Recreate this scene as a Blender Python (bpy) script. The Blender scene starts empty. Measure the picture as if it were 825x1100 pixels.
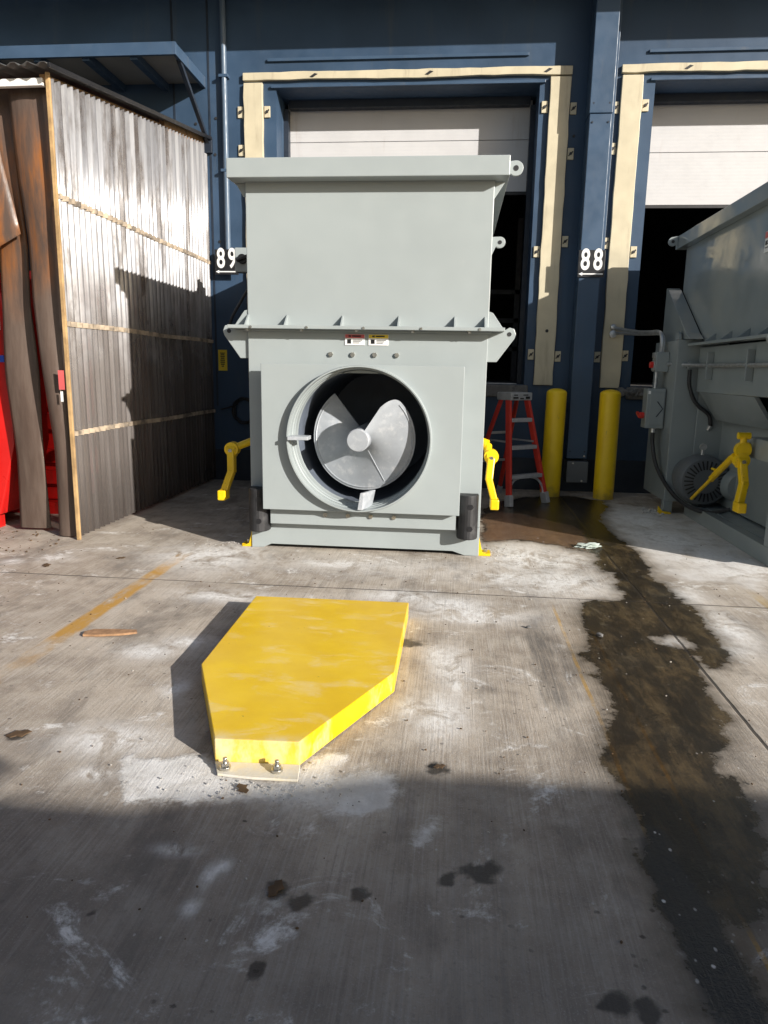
import bpy, bmesh, math, random
import numpy as np
from mathutils import Vector, Matrix
random.seed(7)
rng = np.random.default_rng(5)
S = bpy.context.scene
COL = S.collection
PI = math.pi
# ------------------------------------------------------------------ helpers
class MB:
    """collects shapes in one bmesh, linked as ONE mesh object"""
    def __init__(s): s.bm = bmesh.new()
    def box(s, a, b, rot=None, piv=None):
        x0,y0,z0 = a; x1,y1,z1 = b
        vs = [s.bm.verts.new(p) for p in ((x0,y0,z0),(x1,y0,z0),(x1,y1,z0),(x0,y1,z0),(x0,y0,z1),(x1,y0,z1),(x1,y1,z1),(x0,y1,z1))]
        for f in ((3,2,1,0),(4,5,6,7),(0,1,5,4),(1,2,6,5),(2,3,7,6),(3,0,4,7)): s.bm.faces.new([vs[i] for i in f])
        if rot is not None: bmesh.ops.rotate(s.bm, cent=piv or (0,0,0), matrix=rot, verts=vs)
        return s
    def hexa(s, pts):
        vs = [s.bm.verts.new(p) for p in pts]
        for f in ((3,2,1,0),(4,5,6,7),(0,1,5,4),(1,2,6,5),(2,3,7,6),(3,0,4,7)): s.bm.faces.new([vs[i] for i in f])
        return s
    def bar(s, p, q, w, d, up=(0,0,1)):
        p=Vector(p); q=Vector(q); t=(q-p).normalized(); u=Vector(up)
        if abs(t.dot(u))>.97: u=Vector((0,1,0))
        a=t.cross(u).normalized(); b=a.cross(t).normalized()
        o=[(-1,-1),(1,-1),(1,1),(-1,1)]
        return s.hexa([p+a*i*w/2+b*j*d/2 for i,j in o]+[q+a*i*w/2+b*j*d/2 for i,j in o])
    def tube(s, path, r, n=10, cap=True):
        P=[Vector(p) for p in path]; rings=[]; prev=None
        for i,p in enumerate(P):
            t=(P[min(i+1,len(P)-1)]-P[max(i-1,0)]).normalized()
            if prev is None:
                a=t.cross(Vector((0,0,1)))
                if a.length<.05: a=t.cross(Vector((0,1,0)))
            else: a=prev-t*prev.dot(t)
            a.normalize(); prev=a; b=t.cross(a)
            rr=r[i] if isinstance(r,(list,tuple)) else r
            rings.append([s.bm.verts.new(p+(a*math.cos(2*PI*k/n)+b*math.sin(2*PI*k/n))*rr) for k in range(n)])
        for A,B in zip(rings,rings[1:]):
            for k in range(n): s.bm.faces.new((A[k],A[(k+1)%n],B[(k+1)%n],B[k]))
        if cap:
            s.bm.faces.new(rings[0][::-1]); s.bm.faces.new(rings[-1])
        return s
    def prism(s, pts, axis, a, b):
        """polygon (2D) extruded along axis between a and b"""
        def P(u,v,w): return (w,u,v) if axis=='x' else (u,w,v) if axis=='y' else (u,v,w)
        A=[s.bm.verts.new(P(u,v,a)) for u,v in pts]; B=[s.bm.verts.new(P(u,v,b)) for u,v in pts]
        n=len(pts)
        s.bm.faces.new(A); s.bm.faces.new(B[::-1])
        for i in range(n): s.bm.faces.new((A[i],B[i],B[(i+1)%n],A[(i+1)%n]))
        bmesh.ops.recalc_face_normals(s.bm, faces=s.bm.faces[:])
        return s
    def lathe(s, prof, c, axis, n=48, close=False):
        """profile (radius, along) revolved round axis 'y' or 'z' through c; closed profile when close"""
        c=Vector(c); rings=[]
        for r,h in prof:
            rg=[]
            for k in range(n):
                t=2*PI*k/n
                if axis=='z': p=c+Vector((r*math.cos(t),r*math.sin(t),h))
                elif axis=='y': p=c+Vector((r*math.cos(t),h,r*math.sin(t)))
                else: p=c+Vector((h,r*math.cos(t),r*math.sin(t)))
                rg.append(s.bm.verts.new(p))
            rings.append(rg)
        pairs=list(zip(rings,rings[1:]))
        if close: pairs.append((rings[-1],rings[0]))
        for A,B in pairs:
            for k in range(n): s.bm.faces.new((A[k],A[(k+1)%n],B[(k+1)%n],B[k]))
        if not close:
            for rg in (rings[0],rings[-1]): s.bm.faces.new(rg)
        bmesh.ops.recalc_face_normals(s.bm, faces=s.bm.faces[:])
        return s
    def bolt(s, p, d, r=.014, h=.014):
        p=Vector(p); d=Vector(d)
        s.tube([p,p+d*h],r,6)
        return s
    def build(s, name, m, parent=None, bev=0, smooth=False, seg=2):
        me=bpy.data.meshes.new(name); s.bm.normal_update(); s.bm.to_mesh(me); s.bm.free()
        return link(name, me, m, parent, bev, smooth, seg)
def build_each(s,name,m,parent=None,bev=0,smooth=False):
    """every loose piece becomes an object of its own"""
    bm=s.bm; bm.verts.ensure_lookup_table(); out=[]
    bm.verts.index_update(); seen=[False]*len(bm.verts)
    for v0 in bm.verts:
        if seen[v0.index]: continue
        st=[v0]; seen[v0.index]=True; comp=[]
        while st:
            v=st.pop(); comp.append(v)
            for e in v.link_edges:
                w=e.other_vert(v)
                if not seen[w.index]: seen[w.index]=True; st.append(w)
        mp={v.index:i for i,v in enumerate(comp)}; fs={f for v in comp for f in v.link_faces}
        me=bpy.data.meshes.new(name); me.from_pydata([v.co[:] for v in comp],[],[[mp[v.index] for v in f.verts] for f in fs])
        out.append(link(name,me,m,parent,bev,smooth))
    bm.free(); return out
MB.build_each=build_each
def link(name, me, m, parent=None, bev=0, smooth=False, seg=2):
    o=bpy.data.objects.new(name, me); COL.objects.link(o)
    if m is not None: me.materials.append(m)
    if bev:
        md=o.modifiers.new('edge','BEVEL'); md.width=bev; md.segments=seg; md.limit_method='ANGLE'; md.angle_limit=math.radians(40)
    if smooth:
        for p in me.polygons: p.use_smooth=True
        md=o.modifiers.new('es','EDGE_SPLIT'); md.split_angle=math.radians(38)
    if parent is not None: setpar(o,parent)
    return o
def setpar(o,p):
    o.parent=p
    if p.type=='EMPTY': o.matrix_parent_inverse=Matrix.Translation(-Vector(p.location))
def tag(o,label,cat,group=None,kind=None):
    if label: o['label']=label
    if cat: o['category']=cat
    if group: o['group']=group
    if kind: o['kind']=kind
    return o
def thing(name,label,cat,loc,group=None):
    o=bpy.data.objects.new(name,None); o.empty_display_size=.1; COL.objects.link(o); o.location=loc
    return tag(o,label,cat,group)
def arc(c,r,a0,a1,n,f):
    return [f(c,r,a0+(a1-a0)*i/n) for i in range(n+1)]
def bez(pts,n=24):
    """Catmull-Rom path through points"""
    P=[Vector(p) for p in pts]; P=[P[0]*2-P[1]]+P+[P[-1]*2-P[-2]]; out=[]
    for i in range(1,len(P)-2):
        for k in range(n):
            t=k/n; a,b,c,d=P[i-1],P[i],P[i+1],P[i+2]
            out.append(.5*((2*b)+(c-a)*t+(2*a-5*b+4*c-d)*t*t+(3*b-a-3*c+d)*t**3))
    out.append(P[-2]); return out
# ------------------------------------------------------------------ materials
class NT:
    def __init__(s,name):
        s.m=bpy.data.materials.new(name); s.m.use_nodes=True; s.t=s.m.node_tree; s.t.nodes.clear()
        s.out=s.n('ShaderNodeOutputMaterial')
    def n(s,ty,**kw):
        o=s.t.nodes.new(ty)
        for k,v in kw.items(): setattr(o,k,v)
        return o
    def l(s,a,b): s.t.links.new(a,b)
    def val(s,sock,v):
        if hasattr(v,'is_linked'): s.l(v,sock)
        else: sock.default_value=v
    def coord(s,scale=(1,1,1)):
        c=s.n('ShaderNodeTexCoord'); mp=s.n('ShaderNodeMapping'); mp.inputs['Scale'].default_value=scale
        s.l(c.outputs['Object'],mp.inputs['Vector']); return mp.outputs[0]
    def noise(s,scale,det=4,rough=.55,vec=None,dist=0):
        o=s.n('ShaderNodeTexNoise'); o.inputs['Scale'].default_value=scale; o.inputs['Detail'].default_value=det
        o.inputs['Roughness'].default_value=rough; o.inputs['Distortion'].default_value=dist
        s.l(vec if vec is not None else s.coord(),o.inputs['Vector']); return o.outputs['Fac']
    def ramp(s,f,a,b,lo=0.,hi=1.,smooth=True):
        o=s.n('ShaderNodeMapRange'); o.interpolation_type='SMOOTHSTEP' if smooth else 'LINEAR'; o.clamp=True
        s.val(o.inputs['Value'],f); o.inputs['From Min'].default_value=a; o.inputs['From Max'].default_value=b
        o.inputs['To Min'].default_value=lo; o.inputs['To Max'].default_value=hi; return o.outputs['Result']
    def math(s,op,a,b=0.,c=0.):
        o=s.n('ShaderNodeMath',operation=op); s.val(o.inputs[0],a); s.val(o.inputs[1],b); s.val(o.inputs[2],c); return o.outputs[0]
    def mix(s,f,a,b,mode='MIX'):
        o=s.n('ShaderNodeMix',data_type='RGBA',blend_type=mode); s.val(o.inputs[0],f)
        for k,v in ((6,a),(7,b)):
            if hasattr(v,'is_linked'): s.l(v,o.inputs[k])
            else: o.inputs[k].default_value=(*v,1) if len(v)==3 else v
        return o.outputs[2]
    def attr(s,name):
        o=s.n('ShaderNodeAttribute'); o.attribute_name=name; return o.outputs['Fac']
    def bump(s,h,strength=.3,dist=.01,nrm=None):
        o=s.n('ShaderNodeBump'); o.inputs['Strength'].default_value=strength; o.inputs['Distance'].default_value=dist
        s.l(h,o.inputs['Height'])
        if nrm is not None: s.l(nrm,o.inputs['Normal'])
        return o.outputs[0]
    def bsdf(s,col,rough=.5,metal=0.,nrm=None,spec=.5,coat=0.):
        o=s.n('ShaderNodeBsdfPrincipled')
        if hasattr(col,'is_linked'): s.l(col,o.inputs['Base Color'])
        else: o.inputs['Base Color'].default_value=(*col,1)
        s.val(o.inputs['Roughness'],rough); s.val(o.inputs['Metallic'],metal); s.val(o.inputs['Specular IOR Level'],spec)
        o.inputs['Coat Weight'].default_value=coat
        if nrm is not None: s.l(nrm,o.inputs['Normal'])
        return o.outputs[0]
    def done(s,sh): s.l(sh,s.out.inputs['Surface']); return s.m
def paint(name,col,rough=.45,metal=0.,var=.12,scale=3.,dirt=None,damt=.0,dscale=8.,bump=.05,streak=False,spec=.5,warp=0.,scuff=0.,scol=(.5,.5,.5)):
    """painted or plain surface: slow colour drift, patchy dirt of its own, fine bump and uneven gloss"""
    t=NT(name)
    c=t.mix(t.ramp(t.noise(scale,5),.3,.7),[x*(1-var) for x in col],[min(1,x*(1+var)) for x in col])
    if dirt:
        v=t.coord((1,1,.12)) if streak else None
        f=t.ramp(t.noise(dscale,7,.65,v),.62-damt*.3,.8-damt*.2)
        c=t.mix(t.math('MULTIPLY',f,min(1,.35+damt)),c,dirt)
    r=t.ramp(t.noise(scale*4,4),.3,.7,max(.03,rough-.08),min(1,rough+.1))
    nb=t.bump(t.noise(90,3),bump,.004)
    if warp: nb=t.bump(t.noise(2.2,2,.4),warp,.06,nb)
    if scuff:
        sc=t.math('MULTIPLY',t.ramp(t.noise(7,9,.8,t.coord((.5,.5,5)),.6),.66,.70),t.ramp(t.noise(1.3,3),.45,.6))
        sc2=t.math('MULTIPLY',t.ramp(t.noise(11,9,.8,t.coord((4,4,.35)),.5),.67,.71),t.ramp(t.noise(1.7,3),.5,.62))
        f=t.math('MULTIPLY',t.math('MAXIMUM',sc,sc2),scuff); c=t.mix(f,c,scol); r=t.math('ADD',r,t.math('MULTIPLY',f,.3))
    return t.done(t.bsdf(c,r,metal,nb,spec))
M={}
M['blue']=paint('blue_wall_paint',(.033,.063,.112),.5,var=.16,scale=1.2,dirt=(.07,.085,.10),damt=.25,dscale=5,bump=.15,streak=True,spec=.35)
M['bluetrim']=paint('blue_trim_paint',(.042,.076,.130),.45,var=.1,scale=2,dirt=(.09,.10,.12),damt=.2,dscale=9,bump=.1,streak=True,spec=.4)
M['darkblue']=paint('dark_blue_paint',(.012,.02,.035),.5,var=.15,dirt=(.03,.035,.04),damt=.3)
M['cream']=paint('cream_paint',(.52,.465,.335),.5,var=.08,scale=3,dirt=(.26,.21,.15),damt=.3,dscale=7,bump=.15,streak=True)
M['door']=paint('white_door_paint',(.51,.51,.52),.45,var=.03,dirt=(.35,.30,.27),damt=.12,dscale=6,streak=True)
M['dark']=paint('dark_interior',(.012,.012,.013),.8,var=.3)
M['slab']=paint('dock_concrete',(.16,.155,.15),.85,var=.2,scale=8,dirt=(.04,.04,.04),damt=.4,bump=.5)
M['grey']=paint('grey_machine_enamel',(.315,.352,.357),.36,var=.03,scale=1.5,dirt=(.38,.39,.38),damt=.05,dscale=5,bump=.05,warp=.12,scuff=.3,scol=(.42,.43,.42))
M['grey2']=paint('grey_old_enamel',(.25,.28,.285),.13,var=.05,scale=1.2,dirt=(.18,.19,.19),damt=.06,dscale=3,bump=.03,warp=.07,scuff=.5,scol=(.4,.4,.38))
M['auger']=paint('auger_primer',(.33,.355,.385),.40,var=.1,scale=6,dirt=(.50,.51,.52),damt=.4,dscale=10,bump=.2,scuff=.7,scol=(.58,.58,.57))
M['chamber']=paint('chamber_shade_blue',(.11,.13,.165),.45,var=.2)  # the navy look of the shaded bore is put into this colour
M['rubber']=paint('black_rubber',(.018,.018,.02),.55,var=.3,scale=12,dirt=(.07,.07,.07),damt=.15)
M['black']=paint('black_plastic',(.012,.012,.014),.4,var=.2)
M['pipe']=paint('pale_blue_pipe',(.085,.125,.18),.4,var=.1)
M['trim']=paint('stained_trim',(.40,.26,.12),.75,var=.3,scale=6,dirt=(.2,.1,.04),damt=.3)
M['steel']=paint('galvanised_steel',(.46,.47,.48),.38,.75,var=.15,scale=20)
M['zinc']=paint('zinc_bolt',(.5,.48,.43),.3,.9,var=.2,scale=40)
M['alum']=paint('ladder_aluminium',(.42,.43,.45),.45,.35,var=.12,scale=12,dirt=(.2,.2,.2),damt=.2)
M['ladred']=paint('red_fibreglass',(.52,.035,.022),.45,var=.1,scale=8,dirt=(.25,.03,.03),damt=.2)
M['red']=paint('red_container_paint',(.55,.012,.010),.35,var=.08,scale=3,dirt=(.12,.015,.012),damt=.4,streak=True,scuff=.6,scol=(.25,.05,.04))
M['white']=paint('white_enamel',(.78,.78,.77),.4,var=.03)
M['wood']=paint('weathered_lumber',(.34,.20,.09),.8,var=.25,scale=10,dirt=(.14,.08,.04),damt=.3,bump=.5)
M['tan']=paint('pale_lumber',(.60,.46,.27),.75,var=.2,scale=12,dirt=(.30,.18,.08),damt=.2,bump=.4)
M['roof']=paint('shed_roof_steel',(.10,.10,.10),.5,.3,var=.3,dirt=(.25,.24,.22),damt=.2)
M['canopy']=paint('canopy_soffit',(.30,.29,.27),.7,var=.08)
M['grime']=paint('grey_box_paint',(.10,.11,.12),.5,var=.1)
M['cloth']=paint('pale_rag',(.42,.48,.44),.85,var=.15,scale=15)
M['leaf']=paint('dry_leaf',(.10,.06,.03),.8,var=.3,scale=20)
M['chip']=paint('wood_chip',(.33,.19,.10),.8,var=.25,scale=30,dirt=(.08,.05,.03),damt=.3)
M['lblred']=paint('label_red',(.55,.10,.10),.4); M['lblyel']=paint('label_yellow',(.75,.55,.04),.4)
M['btnred']=paint('button_red',(.6,.03,.02),.35)
M['padgrey']=paint('worn_pad_grey',(.30,.29,.27),.65,var=.15,scale=5,dirt=(.14,.11,.09),damt=.3,streak=True)
def yellow(name,dust):
    t=NT(name)
    base=t.mix(t.ramp(t.noise(4,5),.3,.7),(.77,.485,.003),(.85,.565,.005))
    if dust:
        v=t.coord((1.2,2.6,1)); f=t.ramp(t.noise(3.2,9,.68,v,.6),.50,.66)
        f2=t.ramp(t.noise(26,6,.7,t.coord((1,3,1))),.45,.75)
        f=t.math('MULTIPLY',f,t.math('ADD',t.math('MULTIPLY',f2,.6),.35))
        d2=t.ramp(t.noise(2.0,4,.6,t.coord((.7,1.5,1))),.4,.7,.0,.05)
        f=t.math('MAXIMUM',f,d2)
        base=t.mix(t.math('MULTIPLY',f,dust*.75),base,(.78,.70,.50))
        sp=t.n('ShaderNodeSeparateXYZ'); t.l(t.coord(),sp.inputs[0])
        near=t.math('MULTIPLY',t.ramp(t.math('ADD',sp.outputs[1],t.math('MULTIPLY',t.noise(6,6,.7),.16)),2.60,2.47),t.ramp(t.noise(9,6,.7,t.coord((1,1,.4))),.36,.6,.1,.75))
        base=t.mix(near,base,(.74,.66,.48))
        chip=t.ramp(t.noise(30,6,.7),.68,.71); base=t.mix(t.math('MULTIPLY',chip,.7),base,(.20,.12,.04))
        # thin drag scratches
        sc=t.ramp(t.noise(9,8,.75,t.coord((.6,9,1)),.3),.66,.72)
        base=t.mix(t.math('MULTIPLY',sc,.6),base,(.80,.76,.66))
        rough=t.ramp(f,0,.8,.32,.8)
    else:
        f=t.ramp(t.noise(16,8,.75),.60,.66); base=t.mix(t.math('MULTIPLY',f,.8),base,(.16,.09,.03)); g_=t.ramp(t.noise(5,6,.7),.5,.75); base=t.mix(t.math('MULTIPLY',g_,.35),base,(.40,.27,.05)); rough=t.ramp(g_,0,1,.35,.6)
    return t.done(t.bsdf(base,rough,0,t.bump(t.noise(60,4),.06,.004)))
M['yellow']=yellow('safety_yellow_paint',0); M['yellowdust']=yellow('dusty_yellow_paint',.9)
def bollardmat():
    t=NT('bollard_yellow_paint'); c=t.coord(); sep=t.n('ShaderNodeSeparateXYZ'); t.l(c,sep.inputs[0])
    base=t.mix(t.ramp(t.noise(3,5),.3,.7),(.82,.53,.008),(.90,.62,.012))
    low=t.ramp(t.math('ADD',sep.outputs[2],t.math('MULTIPLY',t.noise(14,5),.35)),.36,.1)
    base=t.mix(t.math('MULTIPLY',low,.7),base,(.16,.12,.05))
    sc=t.ramp(t.noise(16,8,.7,t.coord((1,1,.35))),.64,.7); base=t.mix(t.math('MULTIPLY',sc,.5),base,(.30,.2,.05))
    return t.done(t.bsdf(base,.45,0,t.bump(t.noise(40,3),.1,.004)))
M['bollard']=bollardmat()
def sheetmat():
    t=NT('corrugated_plastic')
    stain=t.ramp(t.noise(2.6,8,.7,t.coord((1,1.6,.28))),.44,.66)
    sep=t.n('ShaderNodeSeparateXYZ'); t.l(t.coord(),sep.inputs[0])
    low=t.ramp(t.math('ADD',sep.outputs[2],t.math('MULTIPLY',t.noise(3,5),1.6)),3.7,2.1)  # lower grime, deepened so the machine's cast shadow there reads dark
    st=t.math('MULTIPLY',t.math('MAXIMUM',stain,low),.75)
    ln=t.ramp(t.noise(13,2,.5,t.coord((1,1,.03))),.35,.65)
    col=t.mix(ln,(.38,.39,.42),(.64,.65,.68)); col=t.mix(st,col,(.10,.070,.048))
    p=t.bsdf(col,t.ramp(st,0,.7,.32,.44),t.ramp(st,0,.7,.28,.12),t.bump(t.noise(30,3,.5,t.coord((1,1,.15))),.08,.01),.4)
    tr=t.n('ShaderNodeBsdfTransparent'); tr.inputs[0].default_value=(.72,.70,.68,1)
    mx=t.n('ShaderNodeMixShader'); t.val(mx.inputs[0],t.math('ADD',t.ramp(st,0,.75,.54,.42),t.math('MULTIPLY',ln,.06))); t.l(tr.outputs[0],mx.inputs[1]); t.l(p,mx.inputs[2])
    return t.done(mx.outputs[0])
M['sheet']=sheetmat()
def stripmat():
    t=NT('smoked_curtain_vinyl'); sep=t.n('ShaderNodeSeparateXYZ'); t.l(t.coord(),sep.inputs[0])
    z=t.math('ADD',sep.outputs[2],t.math('MULTIPLY',t.noise(2.5,4),.9))
    hi=t.math('MULTIPLY',t.ramp(z,2.3,3.0),t.ramp(z,4.05,3.5))
    n=t.ramp(t.noise(5,6,.65,t.coord((2,1,.3))),.35,.7)
    orange=t.mix(t.math('MULTIPLY',hi,n),t.mix(n,(.12,.083,.066),(.175,.13,.105)),(.36,.13,.03))  # orange tone high on the strips
    p=t.bsdf(orange,t.ramp(t.noise(9,5),.3,.7,.28,.5),0,t.bump(t.noise(4,5,.6,t.coord((3,1,.6))),.2,.03),.5)
    tl=t.n('ShaderNodeBsdfTranslucent'); t.l(orange,tl.inputs[0])
    mx=t.n('ShaderNodeMixShader'); mx.inputs[0].default_value=.3; t.l(p,mx.inputs[1]); t.l(tl.outputs[0],mx.inputs[2])
    return t.done(mx.outputs[0])
M['strip']=stripmat()
WET = [(0.318, 7.671), (0.289, 6.278), (0.54, 6.43), (0.802, 6.366), (1.066, 6.201), (1.21, 6.028), (1.178, 5.691), (1.266, 5.382), (1.226, 4.952), (1.131, 4.749), (0.936, 4.659), (0.823, 4.418), (0.823, 4.213), (0.797, 3.934), (0.724, 3.746), (0.764, 3.637), (0.742, 3.369), (0.762, 3.197), (0.752, 3.012), (0.674, 2.901), (0.634, 2.77), (0.632, 2.593), (0.664, 2.452), (0.641, 2.16), (0.64, 1.95), (0.643, 1.768), (0.648, 1.508), (0.66, 1.46), (0.795, 1.475), (0.804, 1.605), (0.803, 1.839), (0.849, 1.793), (0.933, 1.816), (1.084, 2.167), (1.068, 2.282), (1.144, 2.465), (1.141, 2.561), (1.096, 2.633), (1.121, 2.746), (1.185, 2.842), (1.248, 3.061), (1.273, 3.326), (1.331, 3.596), (1.361, 3.917), (1.228, 3.968), (1.204, 4.051), (1.35, 4.102), (1.396, 3.964), (1.372, 3.649), (1.461, 3.661), (1.568, 3.905), (1.623, 4.466), (1.642, 4.613), (1.592, 4.839), (1.564, 5.093), (1.561, 5.455), (1.613, 5.762), (1.637, 6.099), (1.579, 6.427), (1.569, 6.841), (1.548, 7.174), (1.636, 7.812), (1.823, 8.287), (1.834, 8.716), (1.462, 9.043), (0.858, 8.785), (0.492, 8.329)]
RUST = [(0.316, 7.618), (0.289, 6.278), (0.54, 6.43), (0.802, 6.366), (1.066, 6.201), (1.236, 6.001), (1.327, 6.962), (1.115, 7.369), (0.762, 7.702), (0.517, 7.815)]
STRIP = [(0.644, 2.17), (0.64, 1.95), (0.643, 1.768), (0.648, 1.508), (0.66, 1.46), (0.795, 1.475), (0.804, 1.605), (0.803, 1.839), (0.779, 2.05), (0.76, 2.233), (0.694, 2.276)]
GROUT = [(-1.231, 2.427), (-1.096, 2.465), (-0.925, 2.473), (-0.866, 2.42), (-0.59, 2.31), (-0.514, 2.534), (-0.459, 2.583), (-0.379, 2.551), (-0.407, 2.453), (-0.416, 2.303), (-0.392, 2.204), (-0.572, 2.237), (-0.772, 2.223), (-0.886, 2.164), (-1.122, 2.145), (-1.187, 2.295)]
GROUT2 = [(-0.4, 2.39), (-0.334, 2.443), (-0.173, 2.444), (-0.161, 2.335), (-0.178, 2.231), (-0.295, 2.174), (-0.374, 2.179)]
GROUT3 = [(-0.095, 2.055), (-0.064, 2.156), (-0.008, 2.189), (0.012, 2.15), (-0.029, 2.063), (-0.07, 2.025)]
DRY = [(1.742, 8.698), (1.787, 8.11), (1.625, 7.657), (1.595, 7.182), (1.605, 6.431), (1.605, 5.648), (1.745, 5.284), (2.036, 5.259), (2.234, 5.021), (3.365, 7.779), (2.562, 8.145), (2.318, 8.381)]
POW = [(0.75, 5.75, 0.45, 0.30), (-2.0, 5.45, 0.40, 0.30), (2.3, 5.6, 0.45, 0.22), (2.05, 6.7, 0.35, 0.5), (0.02, 3.5, 0.10, 0.25), (-0.02, 2.95, 0.12, 0.22), (-0.45, 2.3, 0.22, 0.12), (-1.35, 2.55, 0.2, 0.12), (1.70, 4.3, 0.12, 0.35), (-1.5, 4.45, 0.3, 0.12), (0.15, 4.35, 0.35, 0.16), (-1.863, 5.425, 0.332, 0.425), (0.591, 5.771, 0.348, 0.459), (0.403, 5.194, 0.28, 0.208), (0.806, 5.137, 0.346, 0.364), (0.014, 2.949, 0.091, 0.147), (0.055, 3.274, 0.045, 0.156), (-0.045, 3.611, 0.07, 0.16), (0.025, 4.483, 0.244, 0.158), (0.113, 4.225, 0.231, 0.087), (-1.441, 3.613, 0.127, 0.081), (-1.268, 3.041, 0.065, 0.079), (-1.304, 2.312, 0.069, 0.049), (-0.156, 2.998, 0.051, 0.094), (1.605, 4.924, 0.165, 0.183), (1.605, 3.911, 0.105, 0.087), (2.121, 6.023, 0.361, 0.341), (2.363, 5.771, 0.23, 0.183), (1.28, 4.004, 0.076, 0.076), (-0.828, 1.932, 0.058, 0.026), (-0.686, 1.83, 0.014, 0.048), (-0.657, 1.874, 0.017, 0.033), (-0.693, 1.695, 0.01, 0.028), (-3.1, 5.162, 0.127, 0.107), (-3.367, 5.033, 0.083, 0.077), (-1.588, 3.457, 0.147, 0.101), (-0.324, 4.628, 0.252, 0.126), (-0.9, 5.381, 0.292, 0.14), (-0.99, 2.886, 0.05, 0.071), (2.001, 7.531, 0.249, 0.534)]
OIL = [(0.125, 1.935, 0.045, 0.040), (0.16, 1.955, 0.03, 0.03), (-0.472, 1.788, 0.027, 0.034), (-0.397, 1.749, 0.034, 0.029), (-0.224, 1.807, 0.024, 0.027), (0.027, 1.896, 0.022, 0.033), (-0.009, 2.504, 0.039, 0.04), (0.44, 1.52, 0.030, 0.035), (0.52, 1.50, 0.022, 0.03), (-0.957, 1.646, 0.01, 0.01), (-0.452, 1.508, 0.016, 0.025), (0.76, 2.006, 0.086, 0.071), (-1.742, 2.535, 0.034, 0.029), (-0.311, 3.775, 0.156, 0.057)]
# ------------------------------------------------------------------ ground
def axis(dense0,dense1,step,outer):
    d=list(np.arange(dense0,dense1+1e-6,step)); lo=[-o+dense0 for o in outer][::-1]; hi=[o+dense1 for o in outer]
    return np.array(lo+d+hi)
gx=axis(-4.6,4.0,.02,(.1,.4,1.5,6,25,90,300)); gy=axis(1.0,9.4,.02,(.1,.4,1.5,6,25,90,300))
nx,ny=len(gx),len(gy)
XX,YY=np.meshgrid(gx,gy)
px_,py_=XX.ravel(),YY.ravel()
def vnoise(x,y,s,seed):
    r=np.random.default_rng(seed); T=r.random((64,64)); u=x*s+200; v=y*s+200
    i=np.floor(u).astype(int); j=np.floor(v).astype(int); a=u-i; b=v-j; a=a*a*(3-2*a); b=b*b*(3-2*b)
    g=lambda p,q: T[p%64,q%64]
    return (g(i,j)*(1-a)+g(i+1,j)*a)*(1-b)+(g(i,j+1)*(1-a)+g(i+1,j+1)*a)*b-.5
def sd(poly,x,y):
    P=np.array(poly); n=len(P); d=np.full(x.shape,1e9); ins=np.zeros(x.shape,bool)
    for k in range(n):
        a=P[k]; b=P[(k+1)%n]; e=b-a; wx=x-a[0]; wy=y-a[1]
        t=np.clip((wx*e[0]+wy*e[1])/max(1e-9,e@e),0,1)
        d=np.minimum(d,(wx-t*e[0])**2+(wy-t*e[1])**2)
        c=(a[1]>y)!=(b[1]>y)
        with np.errstate(divide='ignore',invalid='ignore'):
            xi=(b[0]-a[0])*(y-a[1])/((b[1]-a[1]) if b[1]!=a[1] else 1e-9)+a[0]
        ins^=c&(x<xi)
    return np.where(ins,1,-1)*np.sqrt(d)
wob=.05*vnoise(px_,py_,6,1)+.03*vnoise(px_,py_,15,2)+.02*vnoise(px_,py_,31,3)
def soft(spots,gain):
    out=np.zeros(px_.shape)
    for x,y,rx,ry in spots:
        q=((px_-x)/max(rx,.02))**2+((py_-y)/max(ry,.02))**2
        out=np.maximum(out,np.exp(-q*.9)*gain)
    return out
f_wet=sd(WET,px_,py_)+wob*1.3
f_rust=sd(RUST,px_,py_)+wob*1.5
f_strip=sd(STRIP,px_,py_)+wob*.6
f_gr=np.maximum.reduce([sd(p,px_,py_) for p in (GROUT,GROUT2,GROUT3)])+wob*.35
f_dry=sd(DRY,px_,py_)+wob*1.2
f_pow=soft(POW,1.)
# powder trampled round the machine feet and under the stop plate
f_pow=np.maximum(f_pow,.55*np.clip(1-np.abs(py_-5.35)/.5,0,1)*np.clip(1-np.abs(px_+.6)/2.2,0,1))
f_oil=np.zeros(px_.shape)
for x,y,rx,ry in OIL:
    q=np.sqrt(((px_-x)/max(rx*1.15,.012))**2+((py_-y)/max(ry*1.15,.012))**2)
    q=q+vnoise(px_,py_,40,9)*.8+vnoise(px_,py_,18,11)*.45
    f_oil=np.maximum(f_oil,np.clip(1.5-q,0,1))
me=bpy.data.meshes.new('concrete_apron')
ver=np.zeros((nx*ny,3),np.float32); ver[:,0]=px_; ver[:,1]=py_
# a yard slab is never quite flat
near=(np.abs(px_)<5)&(py_<9.4)&(py_>0)
ver[:,2]=np.where(near,.006*vnoise(px_,py_,.9,21)*np.clip((9.3-py_)*2,0,1),0)
idx=np.arange(nx*ny).reshape(ny,nx)
q=np.stack([idx[:-1,:-1],idx[:-1,1:],idx[1:,1:],idx[1:,:-1]],-1).reshape(-1,4)
me.vertices.add(nx*ny); me.vertices.foreach_set('co',ver.ravel())
me.loops.add(q.size); me.loops.foreach_set('vertex_index',q.ravel().astype(np.int32))
me.polygons.add(len(q)); me.polygons.foreach_set('loop_start',np.arange(0,q.size,4,dtype=np.int32))
me.update(calc_edges=True); me.validate()
for nm,a in (('wet',f_wet),('rust',f_rust),('strip',f_strip),('grout',f_gr),('dry',f_dry),('powder',f_pow),('oil',f_oil)):
    at=me.attributes.new(nm,'FLOAT','POINT'); at.data.foreach_set('value',np.clip(a,-5,5).astype(np.float32))
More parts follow.
